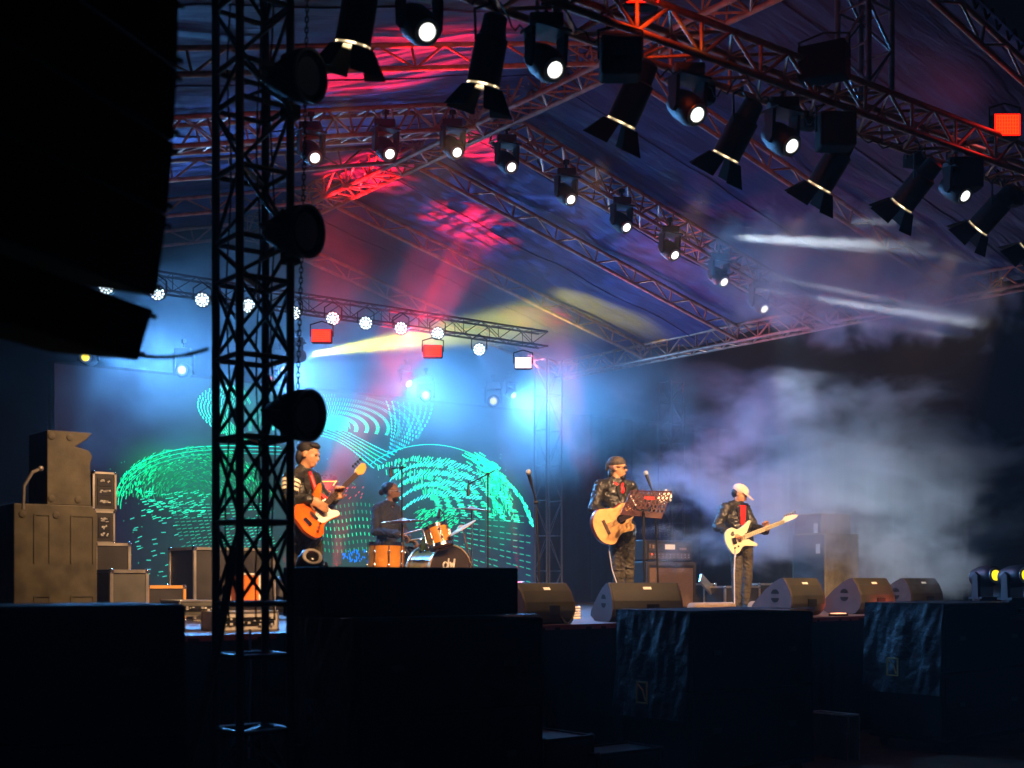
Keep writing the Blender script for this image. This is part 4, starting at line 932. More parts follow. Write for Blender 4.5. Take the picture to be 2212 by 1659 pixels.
def cymbal(c, d, r, label, m, bx=None):
    c = V(c); t = thing('cymbal', label, 'cymbal', c, 'cymbals of the drum kit')
    obj('plate', MB().lathe([(-.004, r), (.004, r*.98), (.018, r*.35), (.022, r*.2), (.04, r*.12), (.042, .006)], c, d, 32), m, t, smooth=True)
    b_ = V(bx or (c.x, c.y, RZ)); obj('stand', MB().tube(c+UP*.05, b_+UP*.35, .009).tube(b_+UP*.35, b_, .013), 'chrome', t, smooth=True)
    mb = MB()
    for k in range(3): a_ = 2.1*k+1; mb.tube(b_+UP*.3, b_+V((.25*math.cos(a_), .25*math.sin(a_), .01)), .008)
    obj('tripod', mb, 'chrome', t)
cymbal(atD(870, 1127, 13.7), (-.05, .03, 1), .24, 'dark cymbal beside the drummer, seen edge on', 'cymbal')
cymbal(atD(1019, 1101, 14.3), (.03, -.06, 1), .22, 'reddish cymbal on the right of the drum kit', 'cymbal')
cc = atD(997, 1142, 13.9); cymbal(cc, (RT*-.48+UP*.80-FW*.12), .185, 'pale gold cymbal tilted steeply right of the rack tom', 'cymbalb', bx=(atD(1020, 1251, 13.9).x, atD(1020, 1251, 13.9).y, RZ))
tcn = atD(946, 1118, 13.9); single('drum_microphone', MB().tube(tcn, atD(950, 1100, 13.95), .022, .014, n=10).path([atD(950, 1100, 13.95), atD(958, 1110, 14), atD(962, 1140, 14)], .006), 'black', 'black microphone pointing down at the rack tom', 'microphone', tcn)
# throne
dh = atD(836, 1192, 15.0)
t = thing('drum_stool', 'round black stool under the drummer', 'stool', (dh.x, dh.y, RZ)); obj('seat', MB().lathe([(0, .17), (.02, .19), (.07, .19), (.09, .16)], (dh.x, dh.y, dh.z-.20), UP, 24), 'black', t, smooth=True)
obj('post', MB().tube((dh.x, dh.y, RZ), (dh.x, dh.y, dh.z-.2), .02), 'chrome', t)

# ------------------------------------------------------------------ people
def remesh(name, mb, m, parent, vox=.008, sm=6, crease=0):
    me = bpy.data.meshes.new(name); im = inv_of(parent); me.from_pydata([im @ p for p in mb.v], [], mb.f); me.update()
    bm = bmesh.new(); bm.from_mesh(me); bmesh.ops.recalc_face_normals(bm, faces=bm.faces[:]); bm.to_mesh(me); bm.free()
    tmp = bpy.data.objects.new('tmp', me); C.objects.link(tmp)
    r = tmp.modifiers.new('r', 'REMESH'); r.mode = 'VOXEL'; r.voxel_size = vox
    s = tmp.modifiers.new('s', 'SMOOTH'); s.factor = .5; s.iterations = sm
    dg = bpy.context.evaluated_depsgraph_get(); me2 = bpy.data.meshes.new_from_object(tmp.evaluated_get(dg)); bpy.data.objects.remove(tmp)
    if crease:
        nn = [v.normal.copy() for v in me2.vertices]
        for v, n_ in zip(me2.vertices, nn):
            p = v.co; q = V((p.x*15, p.y*15, p.z*21)); w_ = noise.noise_vector(p*7)*.9
            v.co = p+n_*crease*(.9-2.6*abs(noise.noise(q+w_))+.6*noise.noise(p*38))
    me2.materials.clear(); me2.materials.append(M[m] if isinstance(m, str) else m); me2.name = name
    for p in me2.polygons: p.use_smooth = True
    o = bpy.data.objects.new(name, me2); C.objects.link(o); o.parent = parent; return o
def head_prims(mb, c, f, up, k=1.0):
    f = V(f).normalized(); s = f.cross(up).normalized(); u = s.cross(f).normalized(); rot = Matrix((f, s, u)).transposed()
    P = lambda a, b_, c_: c+(f*a+s*b_+u*c_)*k
    e = lambda p, r: mb.ell(p, tuple(x*k for x in r), rot, 18, 12)
    e(P(-.012, 0, .035), (.096, .074, .082)); e(P(.022, 0, -.02), (.070, .062, .085)); e(P(.048, 0, -.082), (.034, .034, .028)); e(P(.01, 0, -.06), (.06, .052, .045))
    e(P(.082, 0, .022), (.014, .045, .012))             # brow
    mb.add([P(.080, -.010, .02), P(.080, .010, .02), P(.112, .012, -.028), P(.112, -.012, -.028), P(.075, -.015, -.035), P(.075, .015, -.035)], [(0, 1, 2, 3), (3, 2, 5, 4), (0, 4, 5, 1), (1, 5, 2), (0, 3, 4)])
    e(P(.102, 0, -.026), (.012, .015, .010)); e(P(.083, 0, -.052), (.014, .024, .007)); e(P(.081, 0, -.064), (.013, .021, .008))
    for q in (-1, 1): e(P(-.005, q*.074, -.008), (.018, .008, .030)); e(P(.05, q*.038, -.02), (.02, .02, .02))
    return P, rot
def hand(mb, w, d, palm, k=1.0, curl=.9, side=1):   # w wrist, d pointing, palm = palm normal
    d = V(d).normalized(); palm = (V(palm)-d*V(palm).dot(d)).normalized(); s = d.cross(palm).normalized()*side
    rot = Matrix((d, s, palm)).transposed(); mb.ell(w+d*.048*k, (.056*k, .042*k, .018*k), rot, 12, 8)
    for i, (o_, ln) in enumerate(((-.03, .068), (-.010, .078), (.010, .073), (.029, .058))):
        p = w+(d*.088+s*o_)*k; dd = d.copy(); a_ = 0
        for sg in (.45, .32, .27):
            a_ += curl*(.55+.12*i); dd = (d*math.cos(a_)+palm*math.sin(a_)); q = p+dd*ln*sg*1.15*k; mb.cap(p, q, .0095*k, .0085*k); p = q
    p = w+(d*.02-s*.032)*k; q = p+(d*.6-s*.6+palm*.4)*.05*k; mb.cap(p, q, .012*k, .010*k); mb.cap(q, q+(d*.8+palm*.6)*.032*k, .010*k, .009*k)
def person(label, J, face, chest, cloth, feet=True, seated=False, skin='skin', skull=None, fingers=(None, None), headup=None):
    """J: head neck shR shL elR elL wrR wrL hip knR knL anR anL"""
    base = V((J['hip'].x, J['hip'].y, S if not seated else RZ)); t = thing('person', label, 'person', base, 'musicians on the stage')
    ch = V(chest).normalized(); sd = ch.cross(UP).normalized(); k = cloth.get('k', 1)
    mb = MB(); P, rot = head_prims(mb, J['head'], face, headup or UP, k)
    mb.cap(J['head']-UP*.07-V(face).normalized()*.01, J['neck']-UP*.03, .053, .062)
    mid = (J['shR']+J['shL'])/2; hp = J['hip']; rott = Matrix((sd, ch, UP)).transposed()
    def torso(mb, g):
        mb.ell(mid-UP*.10, (.165+g, .105+g, .16+g), rott, 18, 12); mb.ell((mid+hp)/2+ch*.005, (.148+g, .105+g, .20+g), rott, 18, 12); mb.ell(hp+UP*.04, (.155+g, .11+g, .12+g), rott, 18, 12)
        mb.cap(J['shR'], J['shL'], .058+g, .058+g); mb.cap(J['neck']-UP*.01, J['shR'], .05+g*.6, .05+g); mb.cap(J['neck']-UP*.01, J['shL'], .05+g*.6, .05+g)
    def arm(mb, q, g, ext=0):
        mb.cap(J['sh'+q], J['el'+q], .050+g, .041+g); w_ = J['wr'+q]; e_ = J['el'+q]; mb.cap(e_, w_+(e_-w_).normalized()*ext, .041+g, .030+g*.9)
    def leg(mb, q, g, ext=0):
        h_ = hp+sd*(.085 if q == 'R' else -.085)*1.0; kn = J['kn'+q]; an = J['an'+q]
        mb.cap(h_, kn, .080+g, .055+g); mb.cap(kn, kn*.6+an*.4-ch*.012, .054+g, .050+g); mb.cap(kn*.6+an*.4-ch*.012, an+UP*ext, .050+g, .036+g)
    torso(mb, -.015); [arm(mb, q, -.008) for q in 'RL']; [leg(mb, q, -.01) for q in 'RL']
    for q, fg in zip('RL', fingers):
        w_ = J['wr'+q]; d = (w_-J['el'+q]).normalized()
        if fg: hand(mb, w_, fg[0], fg[1], 1.05, fg[2], fg[3])
        else: hand(mb, w_, d, ch, 1, .4)
    body = remesh('body', mb, skin, t, .0065, 4)
    # clothes
    mb = MB(); torso(mb, .020); [arm(mb, q, .018, .02) for q in 'RL']
    w0 = hp+UP*.0; mb.ell(hp+UP*cloth.get('hem', .07), (.172, .128, .075), rott, 18, 10)
    if cloth.get('collar', 1): mb.lathe([(-.03, .075), (.0, .078), (.02, .070), (.02, .05), (-.03, .05)], J['neck']-UP*.01, UP*.95-ch*.25, 20)
    # folds: ridges round the sleeves
    for q in 'RL':
        for a_, b_, rr in ((J['sh'+q], J['el'+q], .062), (J['el'+q], J['wr'+q], .050)):
            d = b_-a_
            for i in range(5):
                f_ = .15+.17*i+.05*rnd(); rr2 = rr*(1-.12*f_); p = a_+d*f_; mb.ell(p, (rr2+.004, rr2+.004, .011), frame(d.normalized()+V((rnd()-.5, rnd()-.5, rnd()-.5))*.7), 14, 6)
    jk = remesh(cloth['topname'], mb, cloth['top'], t, .0085, 2, .007)
    if cloth['top'] == 'leather':
        for q_ in (-1, 1): obj('lapel', MB().prism([(.045, .01), (.10, -.02), (.085, -.10), (.035, -.20), (.03, -.12)], mid+UP*.02+ch*.130, sd*q_, UP, ch, -.012, .004), cloth['top'], jk, bevel=.003)
    if cloth.get('shirt'):
        obj('shirt_front', MB().prism([(-.05, .10), (.05, .10), (.045, -.12), (.01, -.20), (-.035, -.14)], mid-UP*.06+ch*.140, sd, UP, ch, -.03, .006), 'red', jk, bevel=.004)
    mb = MB(); [leg(mb, q, .010, .03) for q in 'RL']; mb.ell(hp+UP*.03, (.158, .118, .11), rott, 18, 10)
    for q in 'RL':
        a_, b_ = J['kn'+q], J['an'+q]; d = b_-a_
        for i in range(7): f_ = -.25+.18*i+.04*rnd(); p = a_+d*f_; r2 = .064 if f_ < .3 else .054; mb.ell(p, (r2, r2, .010), frame(d.normalized()+V((rnd()-.5, rnd()-.5, rnd()-.5))*.8), 12, 6)
    remesh('trousers', mb, cloth.get('legs', 'jeans'), t, .0085, 2, .006)
    for q in 'RL':
        an = J['an'+q]; fd = cloth.get('toe', ch); fd = V((fd.x, fd.y, 0)).normalized(); b0 = V((an.x, an.y, base.z)); ft = Matrix((fd, UP.cross(fd), UP)).transposed()
        mb = MB().ell(b0+fd*.06+UP*.042, (.14, .048, .042), ft, 16, 8).ell(b0+UP*.065, (.06, .046, .062), ft, 14, 8).box(b0+fd*.055+UP*.012, (.25, .082, .022), ft)
        remesh('shoe', mb, 'black', t, .008, 2)
    # eyes
    for q in (-1, 1): obj('eye', MB().ell(P(.083, q*.031, .004), (.008, .012, .0065), rot, 10, 6), 'matte', body, smooth=True)
    return t, P, rot, jk
# --- singer with acoustic guitar (A)
D = 13.6
J = dict(head=atD(1334, 1011, D), neck=atD(1329, 1038, D), shR=atD(1297, 1052, D-.10), shL=atD(1361, 1053, D+.12), elR=atD(1282, 1098, D-.16), wrR=atD(1325, 1115, D-.32),
         elL=atD(1388, 1098, D+.12), wrL=atD(1412, 1094, D-.08), hip=atD(1343, 1155, D), knR=atD(1337, 1245, D-.10), knL=atD(1357, 1242, D+.02), anR=atD(1340, 1320, D-.02), anL=atD(1356, 1318, D+.16))
chA = (-FW*.80+RT*.62).normalized(); fA = (RT*.93-FW*.36-UP*.05).normalized()
pa, P, rot, jk = person('singer in a leather jacket and patterned bandana playing an acoustic guitar', J, fA, chA, dict(top='leather', topname='jacket', hem=.10), fingers=((RT*.75-UP*.62, -FW*-1, .45, 1), (-FW*.5+UP*.8, -FW, 1.1, -1)))
obj('bandana', MB().ell(P(-.016, 0, .058), (.102, .083, .072), rot, 20, 12).ell(P(-.10, 0, .03), (.035, .05, .05), rot).ell(P(-.115, 0, .0), (.02, .03, .045), rot), 'bandana', pa, smooth=True)
obj('hair', MB().ell(P(-.06, 0, -.055), (.045, .062, .075), rot), 'hair', pa, smooth=True)
obj('beard', MB().ell(P(.062, 0, -.098), (.034, .032, .030), rot).ell(P(.088, 0, -.043), (.012, .026, .006), rot), 'hair', pa, smooth=True)
mb = MB()
for q in (-1, 1): mb.ell(P(.094, q*.034, .006), (.007, .029, .020), rot).tube(P(.088, q*.06, .010), P(.0, q*.079, .008), .004*1)
mb.tube(P(.1, -.012, .01), P(.1, .012, .01), .004); obj('sunglasses', mb, 'black', pa, smooth=True)
nk = J['neck']; sdA = chA.cross(UP)
mb = MB().path([nk+sdA*.075-UP*.01, nk+sdA*.055+chA*.05-UP*.04, nk+chA*.095-UP*.085, nk-sdA*.055+chA*.055-UP*.04, nk-sdA*.075-UP*.01], .021, n=10)
mb.ell(nk+chA*.115-UP*.105, (.03, .022, .045)); obj('scarf', mb, 'red', pa, smooth=True)
obj('watch', MB().lathe([(-.012, .034), (.012, .034), (.012, .028), (-.012, .028)], J['wrR']-(J['wrR']-J['elR']).normalized()*.015, J['wrR']-J['elR'], 16), 'alu', pa)
obj('strap', MB().path([nk-sdA*.06+UP*.0-chA*.03, J['shL']*.5+nk*.5+chA*.07-UP*.06, (J['shL']+J['hip'])/2+chA*.16+UP*.05], .008), 'label', pa)

def smoothpoly(pts, n_=6):
    out = []; m_ = len(pts)
    for i in range(m_):
        p0, p1, p2, p3 = [V(pts[(i+j-1) % m_]) for j in range(4)]
        for k in range(n_):
            t_ = k/n_; out.append(tuple(.5*((2*p1)+(-p0+p2)*t_+(2*p0-5*p1+4*p2-p3)*t_*t_+(-p0+3*p1-3*p2+p3)*t_**3)))
    return out
def guitar(kind, label, org, d, nrm, name):
    """org = centre of the body, d = towards the headstock, nrm = face normal"""
    d = V(d).normalized(); nrm = (V(nrm)-d*V(nrm).dot(d)).normalized(); a = nrm.cross(d).normalized()   # a: across, treble/bass side
    if a.z < 0: a = -a
    org = V(org); t = thing(name, label, 'guitar' if kind != 'bass' else 'bass guitar', org)
    if kind == 'acoustic':
        out = smoothpoly([(-.25, 0), (-.22, .13), (-.12, .20), (0, .16), (.06, .14), (.16, .15), (.22, .10), (.235, .03), (.215, -.03), (.155, -.075), (.175, -.125), (.13, -.16), (.04, -.14), (-.02, -.15), (-.12, -.20), (-.22, -.13)])
        th = .10; nl = .42
    elif kind == 'electric':
        out = smoothpoly([(-.20, .02), (-.17, .13), (-.08, .165), (.0, .12), (.08, .13), (.17, .17), (.195, .15), (.14, .08), (.10, .03), (.10, -.03), (.13, -.08), (.19, -.14), (.17, -.165), (.08, -.13), (.0, -.11), (-.08, -.16), (-.16, -.14)])
        th = .042; nl = .50
    else:
        out = smoothpoly([(-.22, .04), (-.20, .13), (-.11, .17), (.0, .12), (.10, .13), (.25, .17), (.26, .14), (.15, .06), (.13, 0), (.14, -.06), (.20, -.12), (.18, -.155), (.08, -.13), (-.02, -.12), (-.10, -.17), (-.19, -.15), (-.23, -.05)])
        th = .045; nl = .56
    out = [(p[0], p[1]) for p in out]
    bd = obj('body', MB().prism(out, org, d, a, nrm, -th, -.003), {'acoustic': 'redwood', 'electric': 'cream', 'bass': 'sunburst'}[kind], t, smooth=True, bevel=.006 if kind != 'acoustic' else .004)
    if kind == 'acoustic':
        obj('top', MB().prism([(p[0]*.985, p[1]*.985) for p in out], org, d, a, nrm, -.0025, .003), 'spruce', bd)
        obj('sound_hole', MB().lathe([(.003, .05), (.0045, .048)], org+d*.07, nrm, 24), 'matte', bd)
        obj('bridge', MB().prism([(-.015, -.08), (.015, -.08), (.015, .08), (-.015, .08)], org-d*.12, d, a, nrm, .003, .014), 'fret', bd)
    if kind == 'electric':
        for x in (.09, -.02): obj('pickup', MB().prism([(-.018, -.038), (.018, -.038), (.018, .038), (-.018, .038)], org+d*x, d, a, nrm, -.003, .006), 'black', bd)
        obj('bridge', MB().prism([(-.025, -.04), (.025, -.04), (.025, .04), (-.025, .04)], org-d*.09, d, a, nrm, -.003, .010), 'chrome', bd)
        for (x, y) in ((-.06, -.08), (-.11, -.085)): obj('knob', MB().lathe([(-.003, .012), (.014, .010)], org+d*x+a*y, nrm, 10), 'black', bd)
    if kind == 'bass':
        pg = smoothpoly([(.19, .035), (.10, .045), (.01, .02), (-.05, -.04), (-.02, -.10), (.08, -.12), (.18, -.148), (.195, -.11), (.145, -.06), (.155, 0)])
        obj('pickguard', MB().prism([(p[0], p[1]) for p in pg], org, d, a, nrm, -.003, .002), 'label', bd)
        for x in (.03, -.05): obj('pickup', MB().prism([(-.016, -.045), (.016, -.045), (.016, .045), (-.016, .045)], org+d*x, d, a, nrm, .002, .009), 'chrome', bd)
        obj('bridge', MB().prism([(-.02, -.04), (.02, -.04), (.02, .04), (-.02, .04)], org-d*.15, d, a, nrm, -.003, .010), 'chrome', bd)
        for k in range(3): obj('knob', MB().lathe([(-.003, .012), (.016, .010)], org-d*(.06+.04*k)-a*(.085+.015*k), nrm, 10), 'chrome', bd)
    n0 = .10; n1 = n0+nl
    nkk = obj('neck', MB().prism([(n0, -.026), (n1, -.021), (n1, .021), (n0, .026)], org, d, a, nrm, -.028, .004), 'maple' if kind != 'electric' else 'cream', t, bevel=.006)
    fb = obj('fretboard', MB().prism([(n0-.05, -.028), (n1, -.0215), (n1, .0215), (n0-.05, .028)], org, d, a, nrm, .0045, .010), 'fret' if kind != 'electric' else 'cream', nkk)
    mb = MB()
    for i in range(16): x = n1-(nl+.03)*(1-2**(-i/12))*1.6; mb.tube(org+d*x+a*.022+nrm*.011, org+d*x-a*.022+nrm*.011, .0016, n=4)
    obj('frets', mb, 'chrome', fb)
    mb = MB()
    for i in range(6 if kind != 'bass' else 4): y = -.015+.03*i/(5 if kind != 'bass' else 3); mb.tube(org-d*.12+a*y*1.6+nrm*.013, org+d*(n1+.02)+a*y+nrm*.013, .0012, n=4)
    obj('strings', mb, 'chrome', t)
    hs = {'acoustic': [(0, -.024), (.03, -.036), (.17, -.040), (.18, 0), (.17, .040), (.03, .036), (0, .024)], 'electric': [(0, -.02), (.03, -.02), (.19, -.015), (.23, .01), (.16, .035), (.04, .052), (0, .022)],
          'bass': [(0, -.02), (.03, -.02), (.07, -.042), (.11, -.036), (.16, -.022), (.18, .015), (.15, .042), (.04, .04), (0, .02)]}[kind]
    hd = obj('headstock', MB().prism(hs, org+d*n1, d, a, nrm, -.018, -.002), {'acoustic': 'white', 'electric': 'white', 'bass': 'maple'}[kind], t, bevel=.004)
    for i in range(6 if kind != 'bass' else 4):
        if kind == 'acoustic': x = .05+.045*(i % 3); q = 1 if i < 3 else -1; p = org+d*(n1+x)+a*q*.058-nrm*.01
        else: x = .05+(.03 if kind == 'electric' else .042)*i; p = org+d*(n1+x)+a*(.062 if kind == 'electric' else .072)-nrm*.01; q = 1
        obj('tuning_peg', MB().ell(p, (.013, .013, .013), n=8, m=6).tube(p, p-a*q*.03, .004, n=5), {'acoustic': 'white', 'electric': 'alu', 'bass': 'black'}[kind], hd)
    return t
dA = (RT*.86+UP*.44+FW*.22).normalized(); oA = atD(1330, 1128, D-.38)
guitar('acoustic', 'acoustic guitar with pale spruce top and red sides, held by the singer', oA, dA, (-FW*.9+RT*.35+UP*.05), 'acoustic_guitar')
pts = [atD(1318, 1160, D-.33), atD(1316, 1190, D-.3), atD(1322, 1230, D-.28), atD(1336, 1270, D-.3)]
single('guitar_cable', MB().path(pts, .006).lathe([(0, .012), (.06, .010)], pts[1]+UP*.05, UP, 8), 'cablewhite', 'white plugged cable hanging from the acoustic guitar', 'cable', pts[-1], 'guitar cables')

# --- guitarist with the cap (B)
D = 15.9
J = dict(head=atD(1598, 1068, D-.02), neck=atD(1590, 1088, D), shR=atD(1567, 1099, D-.14), shL=atD(1609, 1100, D+.12), elR=atD(1549, 1137, D-.20), wrR=atD(1583, 1155, D-.36),
         elL=atD(1630, 1140, D+.02), wrL=atD(1655, 1148, D-.20), hip=atD(1601, 1172, D), knR=atD(1592, 1248, D-.12), knL=atD(1614, 1248, D+.06), anR=atD(1592, 1312, D-.10), anL=atD(1612, 1310, D+.10))
chB = (-FW*.80+RT*.55).normalized(); fB = (RT*.86-FW*.40-UP*.45).normalized()
pb_, P, rot, jk = person('guitarist in a leather jacket and beige cap looking down at a cream guitar', J, fB, chB, dict(top='leather', topname='jacket', hem=.10, shirt=1, toe=(-FW+RT*.3)), fingers=((RT*.80-UP*.45, FW, .5, 1), (UP*.9-FW*.1, -FW*.6-RT*.4, 1.1, -1)), headup=(UP+RT*.25))
obj('hair', MB().ell(P(-.045, 0, .005), (.068, .079, .075), rot), 'hair', pb_, smooth=True)
obj('beard', MB().ell(P(.055, 0, -.085), (.040, .042, .035), rot), 'hair', pb_, smooth=True)
mb = MB().ell(P(-.014, 0, .055), (.108, .088, .076), rot, 24, 14)
cp = obj('cap', mb, 'cap', pb_, smooth=True)
brim = [(.0, -.08), (.07, -.074), (.13, -.052), (.155, 0), (.13, .052), (.07, .074), (.0, .08)]
f_, s_, u_ = rot.col[0], rot.col[1], rot.col[2]
obj('brim', MB().prism(smoothpoly(brim, 3) if False else brim, P(.045, 0, .045), (f_*.96-u_*.24), s_, (u_*.96+f_*.24), -.010, .006), 'cap', cp)
dB = (RT*.885+UP*.34+FW*.20).normalized(); oB = atD(1600, 1163, D-.36)
guitar('electric', 'cream electric guitar with two horns, held by the guitarist in the cap', oB, dB, (-FW*.9+RT*.35), 'electric_guitar')
pts = [atD(1588, 1188, D-.36), atD(1586, 1240, D-.38), atD(1587, 1326, D-.4)]
single('guitar_cable', MB().path(pts, .008).lathe([(-.09, .014), (.0, .016)], pts[0], UP, 8), 'cablewhite', 'pale cable hanging straight down from the cream guitar', 'cable', pts[-1], 'guitar cables')

# --- bass player (C)
D = 11.1
J = dict(head=atD(667, 982, D-.03), neck=atD(655, 1012, D), shR=atD(630, 1035, D-.15), shL=atD(676, 1036, D+.14), elR=atD(622, 1086, D-.22), wrR=atD(672, 1078, D-.34),
         elL=atD(706, 1092, D+.10), wrL=atD(722, 1078, D-.06), hip=atD(660, 1165, D), knR=atD(652, 1245, D-.12), knL=atD(682, 1245, D+.08), anR=atD(650, 1338, D-.1), anL=atD(684, 1336, D+.12))
chC = (-FW*.62+RT*.78).normalized(); fC = (RT*.95-FW*.25-UP*.22).normalized()
pc, P, rot, jk = person('bass player with swept dark hair and a striped leather jacket, right of the tower', J, fC, chC, dict(top='leather', topname='jacket', hem=.02), fingers=((RT*.80-UP*.5, FW, .5, 1), (UP*.7+RT*.4, -FW, 1.1, -1)), headup=(UP+RT*.15))
obj('hair', MB().ell(P(-.028, 0, .052), (.100, .084, .075), rot, 18, 12).ell(P(-.07, 0, -.02), (.045, .074, .085), rot).ell(P(.035, .01, .085), (.06, .06, .032), rot), 'hair', pc, smooth=True)
for k in range(3):
    d_ = (J['elR']-J['shR']); p = J['shR']+d_*(.12+.17*k); obj('sleeve_stripe', MB().lathe([(-.013, .084-.003*k), (.013, .083-.003*k), (.013, .060), (-.013, .060)], p, d_+V((0, 0, -.02*k)), 20), 'stripe', jk, smooth=True)
sdC = chC.cross(UP)
dC = (RT*.42+UP*.55+FW*.70).normalized(); cC = (RT*.64-UP*.72+FW*.18); nC = -(dC.cross(cC)).normalized()
if nC.dot(FW) > 0: nC = -nC
oC = atD(684, 1108, D-.30)
guitar('bass', 'sunburst bass guitar with cream pickguard and maple headstock', oC, dC, nC, 'bass_guitar')
obj('strap', MB().path([J['neck']+sdC*-.05+UP*.0, J['neck']+chC*.10-UP*.07, J['neck']+chC*.17-UP*.22, oC+dC*.22-nC*.02], .022, n=8), 'strap', pc, smooth=True)

# --- drummer
D = 15.0
J = dict(head=atD(846, 1063, D), neck=atD(840, 1088, D), shR=atD(815, 1102, D-.12), shL=atD(853, 1103, D+.14), elR=atD(812, 1148, D-.2), wrR=atD(862, 1155, D-.38),
         elL=atD(872, 1148, D+.05), wrL=atD(884, 1166, D-.22), hip=atD(835, 1190, D), knR=atD(872, 1198, D-.45), knL=atD(892, 1200, D+.05), anR=atD(880, 1272, D-.5), anL=atD(900, 1272, D+.05))
chD = (-FW*.45+RT*.9).normalized(); fD = (RT*.97-FW*.2).normalized()
pd, P, rot, jk = person('drummer in a dark shirt with tied back hair, glasses and beard, seated', J, fD, chD, dict(top='shirt', topname='shirt', hem=.05), seated=True, skin='skindark', fingers=((RT*.95-UP*.2, -UP, 1.1, 1), (RT*.9-UP*.3, -UP, 1.1, -1)))
obj('hair', MB().ell(P(-.03, 0, .045), (.098, .081, .082), rot).ell(P(-.125, 0, .0), (.036, .04, .04), rot), 'hair', pd, smooth=True)
obj('beard', MB().ell(P(.045, 0, -.082), (.052, .050, .042), rot), 'hair', pd, smooth=True)
mb = MB()
for q in (-1, 1): mb.tube(P(.095, q*.012, .008), P(.092, q*.055, .008), .004).tube(P(.09, q*.058, .01), P(.0, q*.078, .01), .003)
obj('glasses', mb, 'alu', pd)
for a, b_, lb in (((866, 1156), (911, 1143), 'drumstick in the raised right hand of the drummer'), ((888, 1168), (925, 1160), 'drumstick in the lower left hand of the drummer')):
    p, q = atD(a[0], a[1], D-.42), atD(b_[0], b_[1], D-.7); single('drumstick', MB().tube(p, q, .011, .008), 'maple', lb, 'drumstick', p, 'drumsticks', smooth=True)

# ------------------------------------------------------------------ wash and effect lights (fixtures added, except the yellow head)
def fx_head(c, tgt, label, col, W_, ang, blend, lens, gobo=None, size=.04):
    c = V(c); W_ *= 6; c.y -= .7 if c.z < S+1 else 0; t = moving_head(c, V(tgt)-c, label, 'effect lamps around the stage', lens=lens, sc_=.8, hang=c.z > S+1.5)
    spot(t, c+(V(tgt)-c).normalized()*.16, tgt, col, W_, ang, blend, size, gobo); return t
REDG = (1, .012, .03)  # red floor heads below are added to throw red onto the roof
g1 = ((26, 9, 3), .5)
fx_head((6.2, 12.7, S+.33), atY(780, 400, 13.4), 'added red moving head on the floor behind the bass player', REDG, 6000, 15, .8, 'ledred', ((9, 60, 5), 1.2))
fx_head((6.95, 14.2, S+.30), atY(985, 540, 13.6), 'added red moving head on the floor behind the drummer', REDG, 6000, 16, .8, 'ledred', ((9, 70, 5), 1.2))
fx_head((11.2, 12.7, S+.30), atY(1160, 680, 15.2), 'added red moving head on the floor at the right end of the screen', (1, .05, .02), 2400, 13, .8, 'ledred', ((8, 60, 5), 1.3))
fx_head((6.6, 12.3, S+.30), atY(850, 200, 9.6), 'added red moving head on the floor right beside the tower', REDG, 4200, 24, .9, 'ledred', ((5, 55, 5), .3))
fx_head((9.4, 12.7, S+.28), atY(1040, 380, 11.8), 'added red moving head on the floor behind the bass drum', REDG, 6000, 10, .8, 'ledred', ((8, 95, 5), .4))
fx_head((6.7, 15.4, S+.4), atY(1190, 500, 13.0), 'added blue moving head on the floor behind the kit', (.15, .45, 1), 420, 44, .9, 'led', ((26, 50, 6), .3))  # this head and the next are added for blue on the roof
fx_head((4.3, 15.2, S+.4), atY(450, 370, 12.0), 'added blue moving head on the floor at the left', (.15, .45, 1), 480, 40, .9, 'led', ((20, 50, 6), .3))
for k_, (x_, lb) in enumerate(((6.0, 'added blue lit moving head above the screen left of the tower'), (8.3, 'added blue lit moving head above the screen behind the tower'), (10.4, 'added blue lit moving head above the middle of the screen'), (12.4, 'added blue lit moving head above the right end of the screen'))):  # heads added as backlights for the smoke
    fx_head((x_, 16.1, CAMZ+3.0), (x_+.4, 12.0, CAMZ+.9), lb, BL_, (290, 170, 170, 300)[k_], 125, .9, 'led', size=.2)
fx_head((13.3, 14.3, S+.25), (10.9, 10.5, CAMZ+4), 'added dark blue moving head on the floor behind the right tower', (.04, .12, 1), 50, 130, .9, 'led')  # added to lay a low blue tone on the roof
fx_head((17.6, 14.9, S+.25), atD(1760, 1110, 18.2), 'added white moving head on the floor of the right wing behind the smoke', (.70, .85, 1), 105, 110, .9, 'led')  # added to brighten the smoke at the right
# yellow beam crossing the haze
yb = atY(642, 770, 14.5)
fx_head(yb, atY(1500, 640, 13.9), 'yellow moving head under the back truss beside the tower', (.80, .80, .05), 3800, 13.0, 1.0, 'lensyellow')
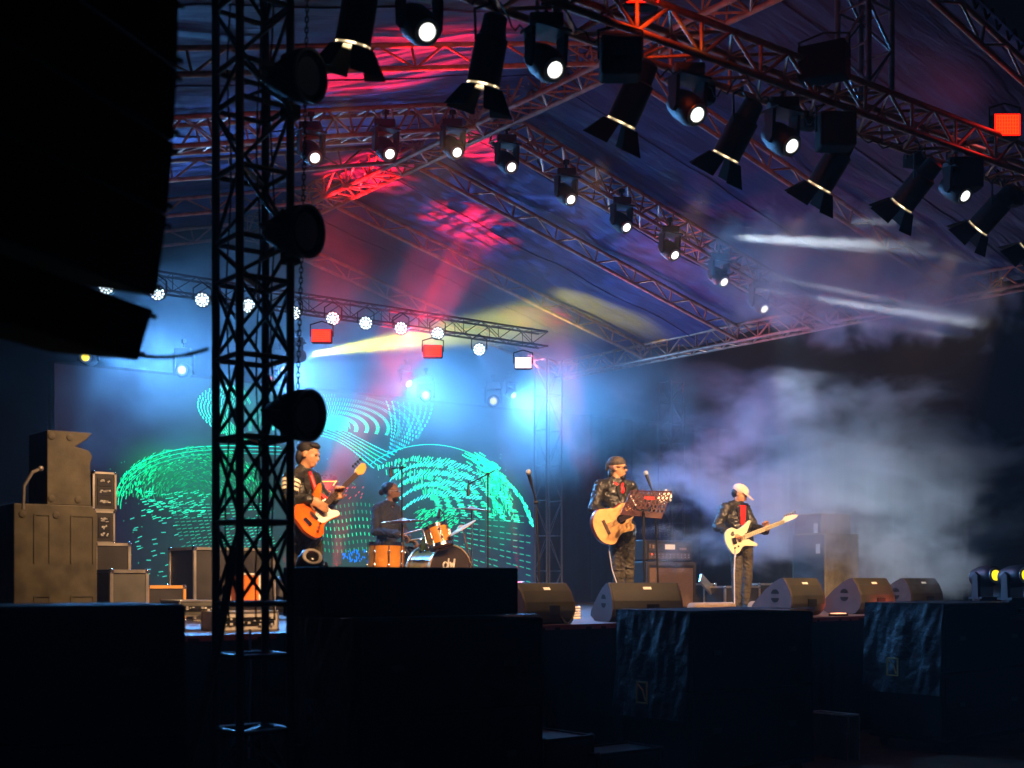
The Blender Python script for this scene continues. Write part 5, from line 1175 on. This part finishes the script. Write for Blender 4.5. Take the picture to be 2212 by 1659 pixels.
# ------------------------------------------------------------------ haze and smoke
def volmat(name, dens, col, aniso, build=None):
    m = bpy.data.materials.new(name); m.use_nodes = True; nt = m.node_tree; N = nt.nodes; L = nt.links; N.remove(N['Principled BSDF'])
    v = N.new('ShaderNodeVolumePrincipled'); v.inputs['Color'].default_value = col+(1,); v.inputs['Density'].default_value = dens; v.inputs['Anisotropy'].default_value = aniso
    L.new(v.outputs[0], N['Material Output'].inputs['Volume'])
    if build: build(N, L, v)
    return m
single('haze', MB().box((14, 24, 6.4), (62, 56, 15)), volmat('haze_air', .0028, (.9, .93, 1), .1), 'thin stage haze filling the air over the whole stage', 'haze', (14, 24, 0), kind='stuff')
def cloud(lo, hi, scale, dens, seed, n_detail=4, thr=(.48, .68), stretch=(1, 1, 1)):
    def build(N, L, v):
        tc = N.new('ShaderNodeTexCoord'); mp = N.new('ShaderNodeMapping'); mp.inputs['Location'].default_value = (seed, seed*.7, 0); mp.inputs['Scale'].default_value = stretch
        L.new(tc.outputs['Object'], mp.inputs[0]); n = N.new('ShaderNodeTexNoise'); n.inputs['Scale'].default_value = scale; n.inputs['Detail'].default_value = n_detail; n.inputs['Roughness'].default_value = .58
        n.inputs['Distortion'].default_value = .35
        L.new(mp.outputs[0], n.inputs['Vector']); r = N.new('ShaderNodeMapRange'); r.inputs[1].default_value = thr[0]; r.inputs[2].default_value = thr[1]; r.inputs[3].default_value = 0; r.inputs[4].default_value = dens
        r.interpolation_type = 'SMOOTHSTEP'
        # soft edge: distance from centre in the cloud's own box
        vm = N.new('ShaderNodeVectorMath'); vm.operation = 'SUBTRACT'; L.new(tc.outputs['Generated'], vm.inputs[0]); vm.inputs[1].default_value = (.5, .5, .5)
        ln = N.new('ShaderNodeVectorMath'); ln.operation = 'LENGTH'; L.new(vm.outputs[0], ln.inputs[0])
        ed = N.new('ShaderNodeMapRange'); ed.inputs[1].default_value = .18; ed.inputs[2].default_value = .50; ed.inputs[3].default_value = .12; ed.inputs[4].default_value = -.30
        L.new(ln.outputs['Value'], ed.inputs[0]); ad = N.new('ShaderNodeMath'); ad.operation = 'ADD'; L.new(n.outputs['Fac'], ad.inputs[0]); L.new(ed.outputs[0], ad.inputs[1])
        L.new(ad.outputs[0], r.inputs[0]); L.new(r.outputs[0], v.inputs['Density'])
    return build
def add_cloud(c, r, label, **k):
    m_ = volmat('smoke_air', 1, (.93, .95, 1), .15, cloud(None, None, **k))
    single('smoke', MB().ell((V(c)), r, None, 28, 18), m_, label, 'smoke', c, kind='stuff')
add_cloud((9.9, 14.8, 4.9), (7.0, 2.3, 2.5), 'bright blue smoke drifting above the screen and drum kit', scale=.8, dens=.24, seed=3.1, thr=(.26, .74), n_detail=6)
q = atD(1850, 1040, 18.8); add_cloud(q, (7.0, 2.6, 2.7), 'grey blue smoke curling over the right half of the stage', scale=.9, dens=.62, seed=33.3, thr=(.50, .65), n_detail=8, stretch=(.8, .8, 1.5))
q = atD(1970, 1225, 17.6); add_cloud(q, (2.2, 1.4, .95), 'white smoke rising behind the wedge monitors on the right', scale=1.8, dens=1.3, seed=5.5, thr=(.50, .70), n_detail=8)
q = atD(1860, 610, 14.2); add_cloud(q, (4.0, 1.8, 1.0), 'faint smoke strips under the right roof slope, caught by white beams', scale=1.5, dens=.9, seed=7.7, thr=(.45, .60), n_detail=6)
